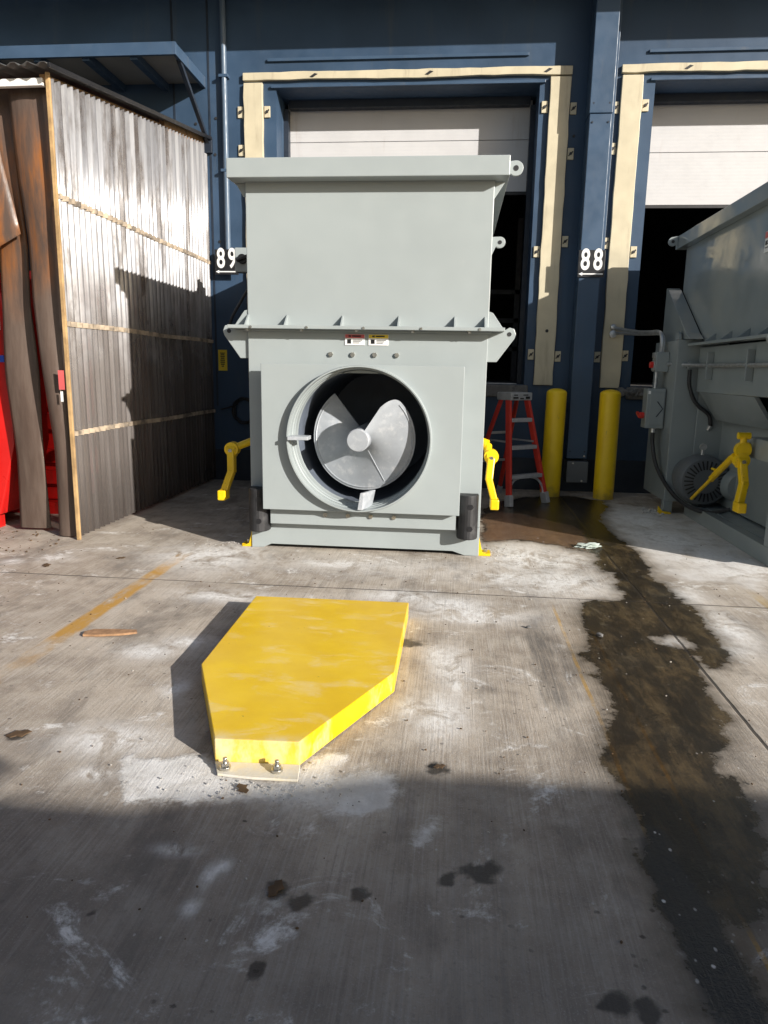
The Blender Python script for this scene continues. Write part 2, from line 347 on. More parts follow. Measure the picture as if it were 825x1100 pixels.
def groundmat():
    t=NT('worn_broom_concrete'); co=t.coord(); sep=t.n('ShaderNodeSeparateXYZ'); t.l(co,sep.inputs[0]); X,Y=sep.outputs[0],sep.outputs[1]
    big=t.noise(.9,6,.6,None,.4); mid=t.noise(5,7,.65); fine=t.noise(55,6,.7); grit=t.noise(170,3,.6)
    broom=t.noise(1,5,.62,t.coord((110,3.0,1)),.3)
    broom2=t.noise(1,4,.6,t.coord((26,.9,1)),.4)
    c=t.mix(t.ramp(big,.32,.68),(.285,.234,.182),(.50,.43,.35))
    c=t.mix(t.math('MULTIPLY',t.ramp(mid,.42,.7),.55),c,(.56,.505,.435))
    c=t.mix(t.math('MULTIPLY',t.ramp(mid,.52,.28),.6),c,(.23,.197,.168))
    c=t.mix(t.math('MULTIPLY',t.ramp(broom,.48,.66),.30),c,(.62,.585,.54))
    c=t.mix(t.math('MULTIPLY',t.ramp(broom,.46,.32),.34),c,(.17,.15,.132))
    c=t.mix(t.math('MULTIPLY',t.ramp(broom2,.52,.74),.22),c,(.17,.155,.14))
    c=t.mix(t.math('MULTIPLY',t.ramp(fine,.53,.68),.4),c,(.19,.17,.15))
    c=t.mix(t.math('MULTIPLY',t.ramp(grit,.57,.66),.6),c,(.52,.50,.47))
    bl=t.ramp(t.noise(1.7,9,.7,t.coord((1.5,.5,1)),.4),.50,.66); c=t.mix(t.math('MULTIPLY',bl,.6),c,(.15,.13,.112))
    bl2=t.ramp(t.noise(3.1,9,.72,t.coord((1,.5,1)),.5),.56,.68); c=t.mix(t.math('MULTIPLY',bl2,.45),c,(.12,.105,.092))
    # darker in soft blotches further from the dock
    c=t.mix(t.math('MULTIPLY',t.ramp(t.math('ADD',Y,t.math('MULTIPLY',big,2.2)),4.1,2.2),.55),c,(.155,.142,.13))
    def line(axis_,p,w,lo,hi,other,wig=.012):
        d=t.math('ABSOLUTE',t.math('SUBTRACT',t.math('ADD',axis_,t.math('MULTIPLY',t.math('SUBTRACT',mid,.5),wig)),p))
        a=t.ramp(d,w,w*.55); return t.math('MULTIPLY',a,t.math('MULTIPLY',t.ramp(other,lo-.1,lo+.1),t.ramp(other,hi+.2,hi-.2)))
    # tyre marks
    for p,lo,hi,w,am in ((.50,3.1,4.2,.03,.5),(.56,3.1,4.3,.022,.5),(.62,3.2,4.2,.02,.35),(.12,1.2,2.4,.06,.22),(.2,1.2,3.6,.03,.15),(-1.0,1.2,2.0,.05,.2)):
        tm=t.math('MULTIPLY',line(X,p,w*1.6,lo,hi,Y,.05),t.ramp(broom,.35,.6)); c=t.mix(t.math('MULTIPLY',tm,am),c,(.05,.048,.046))
    # worn yellow bay lines: one broad, one pair of thin rust-edged lines
    wear=t.ramp(t.noise(7,8,.7,t.coord((1.4,.5,1))),.30,.52); wear2=t.ramp(t.noise(3,5,.6,t.coord((1,.6,1))),.33,.6)
    yl=t.math('MULTIPLY',line(X,-2.165,.075,2.0,5.4,Y,.05),t.math('MULTIPLY',t.math('MULTIPLY',wear,wear2),1.0))
    c=t.mix(yl,c,(.48,.27,.06))
    y2=t.math('MAXIMUM',line(X,.69,.012,1.9,4.5,Y,.02),line(X,.86,.010,1.2,4.3,Y,.02))
    yfill=t.math('MULTIPLY',line(X,.775,.10,1.2,4.4,Y,.03),.16)
    y2=t.math('MULTIPLY',y2,t.ramp(t.noise(4,6,.7,t.coord((1,.7,1))),.36,.58,.05,.65))
    c=t.mix(yfill,c,(.27,.17,.06)); c=t.mix(y2,c,(.50,.28,.03))
    fy=t.math('MULTIPLY',line(X,2.15,.05,3.6,5.0,Y,.03),t.math('MULTIPLY',wear,.5)); c=t.mix(fy,c,(.42,.27,.05))
    # rusty run-off in front of the open dock
    ru=t.math('MULTIPLY',t.ramp(t.math('ADD',t.attr('rust'),t.math('MULTIPLY',t.math('SUBTRACT',mid,.5),.12)),-.03,.08),t.ramp(fine,.3,.6,.55,.95))
    # powder
    pw=t.math('MULTIPLY',t.attr('powder'),t.ramp(t.noise(4.2,9,.72,t.coord((1,.8,1)),.8),.36,.54))
    pw=t.math('MULTIPLY',pw,t.ramp(t.noise(30,5,.7,t.coord((1,.6,1))),.34,.58,.55,1))
    pwall=t.math('MULTIPLY',t.ramp(t.noise(2.4,10,.74,t.coord((.8,1,1)),1.0),.545,.66),t.ramp(t.noise(17,6,.7),.38,.6))
    pwall=t.math('MULTIPLY',pwall,.9)
    pw=t.math('MAXIMUM',pw,pwall)
    # white drips and flecks
    vo=t.n('ShaderNodeTexVoronoi'); vo.inputs['Scale'].default_value=9; t.l(t.coord((1,.55,1)),vo.inputs['Vector'])
    fl=t.math('MULTIPLY',t.ramp(t.math('ADD',vo.outputs['Distance'],t.math('MULTIPLY',t.math('SUBTRACT',fine,.5),.16)),.10,.05),t.ramp(t.noise(1.4,4),.5,.62))
    vo2=t.n('ShaderNodeTexVoronoi'); vo2.inputs['Scale'].default_value=26; t.l(t.coord((1,.7,1)),vo2.inputs['Vector'])
    fl2=t.math('MULTIPLY',t.ramp(t.math('ADD',vo2.outputs['Distance'],t.math('MULTIPLY',t.math('SUBTRACT',fine,.5),.2)),.13,.07),t.ramp(t.noise(2.3,4),.52,.64))
    # small dark specks of dirt
    vo3=t.n('ShaderNodeTexVoronoi'); vo3.inputs['Scale'].default_value=15; t.l(t.coord((.8,1,1)),vo3.inputs['Vector'])
    dk=t.math('MULTIPLY',t.ramp(t.math('ADD',vo3.outputs['Distance'],t.math('MULTIPLY',t.math('SUBTRACT',fine,.5),.3)),.13,.06),t.ramp(t.noise(1.9,3,.5,t.coord((1.2,.9,1))),.47,.6))
    c=t.mix(t.math('MULTIPLY',dk,.8),c,(.035,.03,.026))
    c=t.mix(t.math('MULTIPLY',pw,.95),c,(.84,.83,.81))
    dr=t.ramp(t.math('ADD',t.attr('dry'),t.math('MULTIPLY',t.math('SUBTRACT',mid,.5),.3)),-.02,.12)
    c=t.mix(t.math('MULTIPLY',dr,t.ramp(t.noise(3.4,8,.7),.36,.64,.15,.7)),c,(.74,.725,.71))
    # oil
    oil=t.ramp(t.math('ADD',t.attr('oil'),t.math('MULTIPLY',t.math('SUBTRACT',fine,.5),.5)),.2,.75)
    c=t.mix(t.math('MULTIPLY',oil,.85),c,(.032,.029,.027))
    # rust tint
    c=t.mix(t.math('MULTIPLY',ru,.8),c,(.29,.135,.05))
    # wet
    w1=t.math('MULTIPLY',t.math('SUBTRACT',t.noise(9,9,.75),.5),.16); w2=t.math('MULTIPLY',t.math('SUBTRACT',t.noise(40,6,.75),.5),.05)
    w=t.math('ADD',t.attr('wet'),t.math('ADD',w1,w2))
    wm=t.ramp(w,-.016,.026); edge=t.math('MULTIPLY',t.ramp(w,-.05,.0),t.ramp(w,.05,.0))
    wc=t.mix(1.,c,(.24,.195,.12),'MULTIPLY'); wc=t.mix(t.ramp(t.noise(3.6,11,.74,t.coord((1.6,.6,1)),.15),.42,.66),t.mix(1.,c,(.07,.062,.05),'MULTIPLY'),wc)
    scum=t.math('MULTIPLY',t.ramp(t.noise(3.5,9,.75,t.coord((1.2,.7,1)),1.2),.56,.72),.35); wc=t.mix(scum,wc,(.20,.17,.12))
    c=t.mix(t.math('MULTIPLY',wm,t.ramp(ru,0,1,1,.55)),c,wc)
    damp=t.math('MULTIPLY',t.ramp(w,-.13,.0),t.math('SUBTRACT',1.,wm)); c=t.mix(t.math('MULTIPLY',damp,.45),c,(.11,.09,.065))
    c=t.mix(t.math('MULTIPLY',edge,.22),c,(.05,.042,.03))
    # black sealed strip with flecks of white
    st=t.ramp(t.math('ADD',t.attr('strip'),t.math('MULTIPLY',t.math('SUBTRACT',mid,.5),.05)),-.01,.03)
    c=t.mix(t.math('MULTIPLY',st,.82),c,(.020,.021,.023))
    sf=t.math('MULTIPLY',st,t.math('MULTIPLY',t.ramp(t.math('ADD',vo2.outputs['Distance'],t.math('MULTIPLY',t.math('SUBTRACT',fine,.5),.25)),.17,.08),t.ramp(t.noise(5,3),.42,.55)))
    flk=t.math('MAXIMUM',sf,t.math('MAXIMUM',t.math('MULTIPLY',fl,.65),t.math('MULTIPLY',fl2,.7))); c=t.mix(flk,c,(.56,.55,.53))
    # grout bed under the plate
    gr=t.ramp(t.math('ADD',t.attr('grout'),t.math('ADD',t.math('MULTIPLY',t.math('SUBTRACT',t.noise(7,9,.75),.5),.20),t.math('MULTIPLY',t.math('SUBTRACT',t.noise(45,6,.75),.5),.05))),-.02,.03)
    gc=t.mix(t.ramp(t.noise(8,7,.7),.35,.68),(.62,.605,.58),(.82,.81,.79)); c=t.mix(t.math('MULTIPLY',gr,t.ramp(t.noise(6,9,.75),.34,.52,.55,.95)),c,gc)
    # joints between slabs
    j1=line(X,1.335,.010,-60,9.3,Y,.012); j2=t.math('MULTIPLY',line(Y,4.74,.011,-60,60,X,.03),t.ramp(t.noise(2,3),.35,.5,.35,.9))
    jj=t.math('MAXIMUM',j1,j2); c=t.mix(t.math('MULTIPLY',jj,.88),c,(.035,.03,.026))
    rough=t.ramp(wm,0,1,.88,.24); rough=t.math('SUBTRACT',rough,t.math('MULTIPLY',oil,.3)); rough=t.math('MULTIPLY',rough,t.ramp(st,0,1,1,.75))
    h=t.math('ADD',t.math('MULTIPLY',broom,.5),t.math('ADD',t.math('MULTIPLY',fine,.5),t.math('MULTIPLY',grit,.35)))
    h=t.math('SUBTRACT',h,t.math('MULTIPLY',jj,1.6)); h=t.math('ADD',h,t.math('MULTIPLY',gr,.9)); h=t.math('ADD',h,t.math('MULTIPLY',pw,.25))
    return t.done(t.bsdf(c,rough,0,t.bump(h,.38,.012),.45))
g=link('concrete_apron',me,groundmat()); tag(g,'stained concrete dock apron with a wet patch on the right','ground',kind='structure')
# ------------------------------------------------------------------ dock building
WY=9.4; DK=1.36
B=thing('dock_building','dark blue warehouse wall with two loading dock doors','building',(0,9.4,0))
OPEN=((-2.33,.87),(2.20,5.40)); TOP=4.88
def wall_with_holes():
    m=MB(); xs=[-16,OPEN[0][0],OPEN[0][1],OPEN[1][0],OPEN[1][1],16]
    m.box((-16,WY,-.3),(16,WY+.3,DK)); m.box((-16,WY,TOP),(16,WY+.3,7.4))
    for a,b in ((-16,OPEN[0][0]),(OPEN[0][1],OPEN[1][0]),(OPEN[1][1],16)): m.box((a,WY,DK),(b,WY+.3,TOP))
    return m
wall_with_holes().build('wall',M['blue'],B)
# panel seams, capped by thin battens, and a low base band
m=MB()
for x in (-9.3,-6.3,-3.63,-3.18,6.6,9.6): m.box((x-.012,WY-.006,1.0),(x+.012,WY+.002,7.3))
m.build_each('seam_batten',M['darkblue'],B)
MB().box((-16,WY-.012,0),(16,WY+.002,.42)).build('base_band',M['darkblue'],B)
# eave that shades the top of the wall
MB().prism([(8.42,6.06),(9.41,6.18),(9.41,6.30),(8.42,6.18)],'x',-16,16).build('eave',M['bluetrim'],B)
MB().box((-16,8.36,5.93),(16,8.43,6.22)).build('eave_fascia',M['bluetrim'],B,.006)
# dock floor and dark room behind
MB().box((-9,WY+.3,DK-.2),(10,17,DK-.002)).build('dock_floor',M['slab'],B)
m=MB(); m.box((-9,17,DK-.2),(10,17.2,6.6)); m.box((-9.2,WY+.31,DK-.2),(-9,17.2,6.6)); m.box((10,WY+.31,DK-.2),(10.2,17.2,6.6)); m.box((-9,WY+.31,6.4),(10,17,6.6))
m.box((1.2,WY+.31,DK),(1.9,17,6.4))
m.build_each('interior_wall',M['dark'],B)  # walls near black, so the gloom of the room sits in their colour
# racking and a pallet faintly seen in the gap
m=MB()
for z in (1.9,2.4,2.9): m.box((-1.6,13.5,z),(1.1,14.2,z+.08))
for x in (-1.6,0,1.0): m.box((x,13.5,DK),(x+.09,13.6,4.2))
tag(m.build('storage_rack',M['slab']),'dark storage rack inside the open dock behind the gap beside the ladder','rack')
for k,(a,b) in enumerate(OPEN):
    # header trim board over the opening and side casing
    fr=MB(); fr.box((a-.06,WY-.035,TOP+.002),(b+.06,WY+.29,TOP+.035))
    f=fr.build('door_casing',M['bluetrim'],B,.004)
    rv=MB(); d0=WY+.3; d1=WY+.56
    rv.box((a-.3,d0+.002,DK),(a-.001,d1,TOP+.3)); rv.box((b+.001,d0+.002,DK),(b+.3,d1,TOP+.3)); rv.box((a-.3,d0+.002,TOP+.001),(b+.3,d1,TOP+.3))
    rv.build_each('reveal',M['bluetrim'],f)
    tr=MB()
    for x0,x1 in ((a+.001,a+.06),(b-.06,b-.001)): tr.box((x0,WY+.38,DK),(x1,WY+.50,TOP-.1))
    tr.box((a+.07,WY+.38,TOP-.09),(b-.07,WY+.50,TOP-.001))
    tr.build_each('door_track',M['darkblue'],f)
    # shallow raised header panel above
    hd=MB(); hd.box((a-.1,WY-.03,TOP+.30),(b-.15,WY+.002,TOP+.335)); hd.build('header_ledge',M['bluetrim'],f,.004)
    # sectional door, half open
    zb=3.80 if k==0 else 3.63
    dr=MB(); z=TOP+.2; hs=.62; n=0
    zz=zb
    pv=[]
    while zz<TOP+.1:
        pv.append((zz,min(zz+hs,TOP+.15))); zz+=hs
    dr=MB()
    for z0,z1 in pv:
        dr.box((a+.03,WY+.52,z0+.004),(b-.03,WY+.56,z1-.004))
        # fine horizontal ribbing pressed into each section
        zr=z0+.06
        while zr<z1-.05:
            dr.box((a+.032,WY+.5196,zr),(b-.032,WY+.521,zr+.024)); zr+=.041
    d=dr.build('overhead_door',M['door'],B,.002,seg=1)
    MB().box((a+.03,WY+.515,zb-.035),(b-.03,WY+.565,zb+.002)).build('bottom_seal',M['rubber'],d)
    MB().box((a+.02,WY+.40,DK-.03),(b-.02,WY+.44,DK+.012)).build('sill_angle',M['steel'],B,.003)
    MB().box((a-.05,WY-.055,DK-.16),(b+.05,WY+.002,DK-.004)).build('dock_lip',M['slab'],B,.02)
def ragged(xa,xb):
    m=MB(); k=26
    up=[(xa+(xb-xa)*i/k,5.055+random.uniform(-.005,.004)) for i in range(k+1)]; lo=[(xa+(xb-xa)*i/k,4.962+random.uniform(-.004,.007)+.004*math.sin(i*.4)) for i in range(k+1)]
    return m.prism(lo+up[::-1],'y',WY-.05,WY+.002)
# cream dock seal boards with their mounting tabs
def board(x0,x1,z0,z1,tabs):
    m=MB(); n=22
    # slightly ragged long edges of a weathered board
    L=[(x0+random.uniform(-.006,.006),z0+(z1-z0)*i/n) for i in range(n+1)]; R=[(x1+random.uniform(-.006,.006),z0+(z1-z0)*i/n) for i in range(n+1)]
    m.prism(L+R[::-1],'y',WY-.05,WY+.002)
    o=m.build('dock_seal_board',M['cream'],B,.006)
    for side,z in tabs:
        t=MB(); xa,xb=(x0-.085,x0-.012) if side<0 else (x1+.012,x1+.085); t.box((xa,WY-.02,z-.065),(xb,WY+.002,z+.065))
        q=t.build('mounting_tab',M['cream'],o,.004)
        xm=(xa+xb)/2
        MB().bolt((xm,WY-.02,z-.0),(0,-1,0),.018,.012).build('bolt',M['rubber'],q)
        h=MB().prism([(xm-.03,z-.022),(xm-.02,z-.03),(xm+.032,z+.02),(xm+.02,z+.03)],'y',WY-.024,WY-.0195); h.build('tear_slot',M['rubber'],q)
    return o
board(-2.73,-2.49,DK+.02,4.94,((1,4.62),(-1,4.62),(-1,4.18),(-1,2.93)))
board(.985,1.225,DK,4.94,((-1,4.62),(1,4.60),(1,4.1),(-1,2.98),(1,3.1),(-1,1.74),(1,1.72)))
board(1.81,2.055,DK-.02,4.94,((-1,4.60),(1,4.62),(-1,4.15),(-1,3.08),(1,2.98),(-1,1.72),(1,1.74)))
m=ragged(-2.735,1.235); o=m.build('dock_seal_header',M['cream'],B,.006)
m=MB()
for x in (-1.85,-.45,.95): m.prism([(x-.05,4.99),(x-.01,4.985),(x+.05,5.02),(x+.01,5.03)],'y',WY-.056,WY-.051)
m.build_each('tear_slot',M['rubber'],o)
m=ragged(1.80,5.8); o=m.build('dock_seal_header',M['cream'],B,.006)
m=MB()
for x in (2.55,4.2): m.prism([(x-.05,4.99),(x-.01,4.985),(x+.05,5.02),(x+.01,5.03)],'y',WY-.056,WY-.051)
m.build_each('tear_slot',M['rubber'],o)
# dark stain where the boards stop
# boxed column / downspout cover between the doors
m=MB(); m.box((1.425,WY-.29,.46),(1.675,WY+.002,4.45)); o=m.build('column_cover',M['bluetrim'],B,.008)
MB().box((1.418,WY-.298,4.456),(1.682,WY+.002,7.3)).build('upper_cover',M['bluetrim'],o,.008)
m=MB()
for z in (2.72,4.36,4.56,.55):
    for x in (1.46,1.64): m.bolt((x,WY-.29,z),(0,-1,0),.012,.008)
m.build_each('screw',M['darkblue'],o)
MB().box((1.68,WY-.10,2.9),(1.74,WY+.002,7.3)).build('side_channel',M['bluetrim'],B,.004)
MB().box((1.43,WY-.34,.16),(1.69,WY-.05,.43)).build('junction_box',M['grime'],B,.008)
m=MB()
for x,z in ((1.50,.405),(1.62,.185),(1.63,.5)): m.bolt((x,WY-.34,z),(0,-1,0),.012,.008)
m.build_each('screw',M['zinc'],B)
# conduit on the left
m=MB(); m.tube([(-2.97,WY-.045,7.2),(-2.97,WY-.045,2.96)],.036,14); o=m.build('conduit_pipe',M['pipe'],B,0,True)
m=MB()
for z in (5.0,3.92): m.box((-3.03,WY-.085,z),(-2.91,WY+.002,z+.035))
m.build_each('pipe_clamp',M['bluetrim'],o,.004)
# scattered screw heads and old holes in the wall
m=MB()
for x,z in ((-3.28,4.27),(-3.10,4.56),(-3.36,4.5),(-3.12,4.14),(-3.09,3.1),(-3.43,4.42),(1.12,2.05),(1.30,4.3)): m.bolt((x,WY-.001,z),(0,-1,0),.018,.008)
m.build_each('screw',M['rubber'],B)
MB().bolt((1.115,WY-.051,2.03),(0,-1,0),.022,.006).build('hole_cap',M['rubber'],B)
# torn lumps at the edge of the right dock
m=MB()
for i in range(9):
    x=2.07+i*.055+random.uniform(-.01,.01); s=random.uniform(.035,.06)
    bmesh.ops.create_icosphere(m.bm,subdivisions=2,radius=s,matrix=Matrix.Translation((x,WY-.07,DK-.06-i*.004+random.uniform(-.03,.03)))@Matrix.Diagonal((1.2,.8,random.uniform(.6,1.1),1)))
for v in m.bm.verts: v.co+=Vector((random.uniform(-.01,.01),random.uniform(-.01,.01),random.uniform(-.012,.012)))
m.build('broken_dock_edge',M['slab'],B)
# left canopy
cx0,cx1=-9.0,-3.22; y0,y1=8.43,WY-.001
def cz(y): return 4.91+(y-y0)*-.0
c=MB().box((cx0,y0+.045,4.965),(cx1-.045,y1,5.01)).build('canopy',M['canopy'],B)
MB().box((cx0,y0,4.905),(cx1,y0+.04,5.035)).build('canopy_fascia',M['bluetrim'],c,.004)
MB().box((cx1-.04,y0+.042,4.905),(cx1,y1,5.03)).build('canopy_end',M['bluetrim'],c,.004)
for x in (-3.72,-4.28,-4.86,-5.44,-6.02,-6.6,-7.2):
    MB().box((x-.05,y0+.05,4.88),(x+.03,y1,4.962)).build('purlin',M['bluetrim'],c)
MB().bar((-3.26,8.62,4.93),(-3.20,WY-.03,4.27),.05,.045).build('brace',M['darkblue'],c,.004)
MB().box((-3.27,WY-.05,4.15),(-3.15,WY+.002,4.33)).build('brace_plate',M['darkblue'],c,.004)
# number signs
def text_mesh(s,size,bold,extr):
    cu=bpy.data.curves.new('t','FONT'); cu.body=s; cu.size=size; cu.offset=bold; cu.extrude=extr; cu.align_x='CENTER'; cu.align_y='CENTER'
    o=bpy.data.objects.new('t',cu); COL.objects.link(o); bpy.context.view_layer.update()
    me=bpy.data.meshes.new_from_object(o.evaluated_get(bpy.context.evaluated_depsgraph_get()))
    bpy.data.objects.remove(o); bpy.data.curves.remove(cu); return me
def place_text(s,name,size,loc,m,parent,sx=1,bold=0,extr=.001,rot=None):
    me=text_mesh(s,size,bold,extr)
    Mx=Matrix.Translation(loc)@Matrix.Rotation(PI/2,4,'X')@(rot or Matrix())@Matrix.Diagonal((sx,1,1,1))
    me.transform(Mx); me.materials.clear()
    return link(name,me,m,parent)
def number_sign(s,x,y,z,label):
    t=thing('number_sign',label,'sign',(x,y,z))
    MB().box((x-.155,y-.006,z-.155),(x+.155,y,z+.155)).build('sign_board',M['black'],t,.003)
    for i,ch in enumerate(s):
        place_text(ch,'digit',.335,(x-.074+i*.148,y-.008,z+.035),M['white'],t,.66,.0065)
    a=MB(); a.prism([(x-.145,z-.118),(x-.10,z-.098),(x-.10,z-.111),(x+.14,z-.111),(x+.14,z-.125),(x-.10,z-.125),(x-.10,z-.138)],'y',y-.009,y-.0065)
    a.build('arrow',M['white'],t)
number_sign('89',-2.975,WY-.10,2.835,'black sign with white 89 and arrow on the wall left of the grey compactor')
number_sign('88',1.56,WY-.305,2.80,'black sign with white 88 and arrow on the boxed column')
# yellow upright sticker
t=thing('warning_sticker','narrow upright yellow warning sticker with black markings low on the blue wall','sticker',(-3.09,WY-.02,1.6))
MB().box((-3.15,WY-.016,1.47),(-3.03,WY-.011,1.74)).build('sticker_sheet',M['lblyel'],t)
m=MB(); zz=1.52
for w in (.03,.05,.06,.06,.05,.06,.05): m.box((-3.09-w/2,WY-.0185,zz),(-3.09+w/2,WY-.0162,zz+.014)); zz+=.026
m.box((-3.125,WY-.0185,1.695),(-3.055,WY-.0162,1.703))
m.build('black_marking',M['black'],t)
# hose coil on the wall
pts=[]
for i in range(140):
    a=i/140*2*PI*3.6; r=.145+.012*math.sin(i*.37); pts.append((-2.80+r*math.cos(a)+.01*math.sin(i*.21),WY-.05-.02*(i/140),.95+r*1.1*math.sin(a)))
tail=[(-2.66,WY-.07,1.05),(-2.68,WY-.06,1.5),(-2.62,WY-.06,2.2),(-2.60,WY-.06,2.6)]
m=MB(); m.tube(pts,.011,6); m.tube(bez([(-3.12,WY-.05,.96),(-3.0,WY-.06,.99),(-2.93,WY-.06,1.02)],8),.011,6); m.tube(bez(tail,8),.009,6)
tag(m.build('hose_coil',M['rubber'],None,0,True),'black cable coiled on the shaded wall behind the left yellow arm','cable')
# ------------------------------------------------------------------ the two auger compactors
def plate_hole(m,x0,x1,z0,z1,ya,yb,cx,cz,r,n=72):
    """flat plate in the xz plane with a round hole, real thickness ya..yb"""
    ang=[2*PI*k/n for k in range(n)]+[math.atan2(z-cz,x-cx)%(2*PI) for x in (x0,x1) for z in (z0,z1)]
    ang=sorted(set(round(a,6) for a in ang)); o=[]; i=[]
    for a in ang:
        c,s_=math.cos(a),math.sin(a); t=1e9
        if c>1e-6: t=min(t,(x1-cx)/c)
        if c<-1e-6: t=min(t,(x0-cx)/c)
        if s_>1e-6: t=min(t,(z1-cz)/s_)
        if s_<-1e-6: t=min(t,(z0-cz)/s_)
        o.append((cx+c*t,cz+s_*t)); i.append((cx+c*r,cz+s_*r))
    V={}
    for key,ring in (('o',o),('i',i)):
        for yk,y in (('a',ya),('b',yb)): V[key+yk]=[m.bm.verts.new((x,y,z)) for x,z in ring]
    N=len(ang)
    for k in range(N):
        j=(k+1)%N
        for p,q in (('oa','ia'),('ib','ob'),('ob','oa'),('ia','ib')):
            m.bm.faces.new((V[p][k],V[p][j],V[q][j],V[q][k]))
    bmesh.ops.recalc_face_normals(m.bm,faces=m.bm.faces[:]); return m
def lug(m,c,r,pts,y,th,hole=None):
    """lifting lug: a plate polygon ending in a round eye"""
    m.prism(pts,'y',y,y+th); return m
def eye_lug(name,mt,par,ex,ez,r,base,y=5.83,th=.03):
    # base: two points where the lug is welded on; hull of base and eye circle
    a,b=base; m=MB(); cx,cz=ex,ez
    dirx=1 if ex>a[0] else -1
    n=14; pts=[a]
    st=PI/2; arcp=[(cx+dirx*r*math.cos(st-PI*1.25*k/n*1.0),cz+r*math.sin(st-PI*1.25*k/n)) for k in range(n+1)]
    pts+=arcp+[b]
    m.prism(pts,'y',y,y+th)
    o=m.build(name,mt,par,.003)
    h=MB(); h.tube([(cx,y-.003,cz),(cx,y+th+.003,cz)],r*.36,16); h.build('eye_hole',M['rubber'],o)
    return o
def compactor(dx,label,cat_group,mat,side):
    FE=5.95 if side else 6.35
    T=thing('waste_compactor',label,'compactor',(-.725+dx,7.3,0),cat_group)
    g=M[mat]; X0=-1.69+dx; X1=.24+dx; CX=-.745+dx; CZ=.965; F=5.79; BK=8.85
    # --- lower chamber
    m=MB(); plate_hole(m,X0,X1,.245,1.80,F,F+.02,CX,CZ,.54)
    for a,b in ((X0,X0+.03),(X1-.03,X1)): m.box((a,F+.0205,.15),(b,FE,1.80))
    m.box((X0,FE+.001,1.34),(X0+.03,8.0,1.80)); m.box((X1-.03,FE+.001,.15),(X1,BK,1.80))
    m.box((X0+.031,F+.021,1.78),(X1-.031,8.0,1.797))
    m.box((X0+.30,FE+.01,.16),(X0+.33,8.0,1.339)); m.box((X0+.002,FE+.002,.82),(X0+.299,6.56,.99)); m.box((X0+.0305,7.98,.15),(X1-.031,8.0,1.775))
    body=m.build('lower_body',g,T,.004)
    m=MB(); m.hexa([(X0+.001,6.4,1.338),(X0+.001,7.9,1.338),(X0+.03,7.9,1.338),(X0+.03,6.4,1.338)][:0] or [(X0+.20,6.5,1.05),(X0+.24,6.5,1.05),(X0+.24,7.9,1.05),(X0+.20,7.9,1.05),(X0+.004,6.5,1.338),(X0+.05,6.5,1.338),(X0+.05,7.9,1.338),(X0+.004,7.9,1.338)])
    m.build('sloped_panel',g,T,.004)
    # --- base skirt with raised middle
    m=MB(); m.prism([(X0,0),(X0+.10,.002),(X0+.17,.035),(X1-.22,.035),(X1-.12,.002),(X1,0),(X1,.243),(X0,.243)],'y',F-.003,F+.05)
    m.box((X0+.002,F+.051,.0),(X0+.10,8.0,.148)); m.box((X1-.10,F+.051,0),(X1-.002,8.0,.148))
    m.box((X0+.11,F+.3,.10),(X1-.11,8.0,.148))
    m.build('base_skirt',g,T,.004)
    # --- front plate on a spacer plate
    m=MB(); plate_hole(m,X0+.19,X1-.20,.235,1.48,F-.10,F-.004,CX,CZ,.54)
    m.build('spacer_plate',g,T,.004)
    m=MB(); plate_hole(m,X0+.155,X1-.175,.375,1.545,F-.20,F-.1005,CX,CZ,.555)
    fp=m.build('front_plate',g,T,.004)
    # --- collar round the opening
    m=MB(); y0,y1=F-.265,F-.02
    m.lathe([(.563,y0),(.573,y0),(.578,y0+.01),(.578,F-.2005),(.552,F-.2005),(.552,y1),(.541,y1),(.546,F-.15),(.556,F-.16)],(CX,0,CZ),'y',96,True)
    col=m.build('opening_collar',g,T,0,True)
    m=MB(); m.hexa([(CX-.56,y0-.03,CZ-.012),(CX-.40,y0+.0,CZ-.012),(CX-.40,y0+.12,CZ-.012),(CX-.56,y0+.14,CZ-.012),(CX-.56,y0-.03,CZ+.018),(CX-.40,y0+.0,CZ+.018),(CX-.40,y0+.12,CZ+.018),(CX-.56,y0+.14,CZ+.018)])
    m.build('catch_tab',M['auger'],col,.004)
    m=MB(); m.hexa([(CX+.00,y0-.02,CZ-.555),(CX+.04,y0-.02,CZ-.555),(CX+.10,y0+.15,CZ-.553),(CX+.06,y0+.15,CZ-.553),(CX+.02,y0-.0,CZ-.42),(CX+.05,y0-.0,CZ-.42),(CX+.13,y0+.13,CZ-.41),(CX+.10,y0+.13,CZ-.41)])
    m.build('catch_tab',M['auger'],col,.004)
    # --- dark screw chamber
    m=MB(); m.lathe([(.545,F-.018),(.53,F+1.5),(.02,F+1.52)],(CX,0,CZ),'y',64)
    for f in [f for f in m.bm.faces if len(f.verts)>4 and abs(f.calc_center_median().y-(F-.018))<.01]: m.bm.faces.remove(f)
    m.build('screw_chamber',M['chamber'],T,0,True)
    # --- auger: helical flight round a hub
    R=.440; th=.022; pitch=.60; n=150; nr=10; ya=F-.215
    m=MB(); gridA=[];gridB=[]
    for i in range(n+1):
        t=2*PI*.80*i/n; ph=math.radians(57)-t
        Ro=R
        lim=math.radians(17)
        if t<lim: q=1-t/lim; Ro=R*(1-.30*q*q*q)
        ra=[]; rb=[]
        for k in range(nr+1):
            r=.075+(Ro-.075)*k/nr
            p=Vector((CX+r*math.cos(ph),ya+pitch*t/(2*PI)-.05*(1-(r/R)),CZ+r*math.sin(ph)))
            ra.append(m.bm.verts.new(p)); rb.append(m.bm.verts.new(p+Vector((0,th+.012*(k==nr),0))))
        gridA.append(ra); gridB.append(rb)
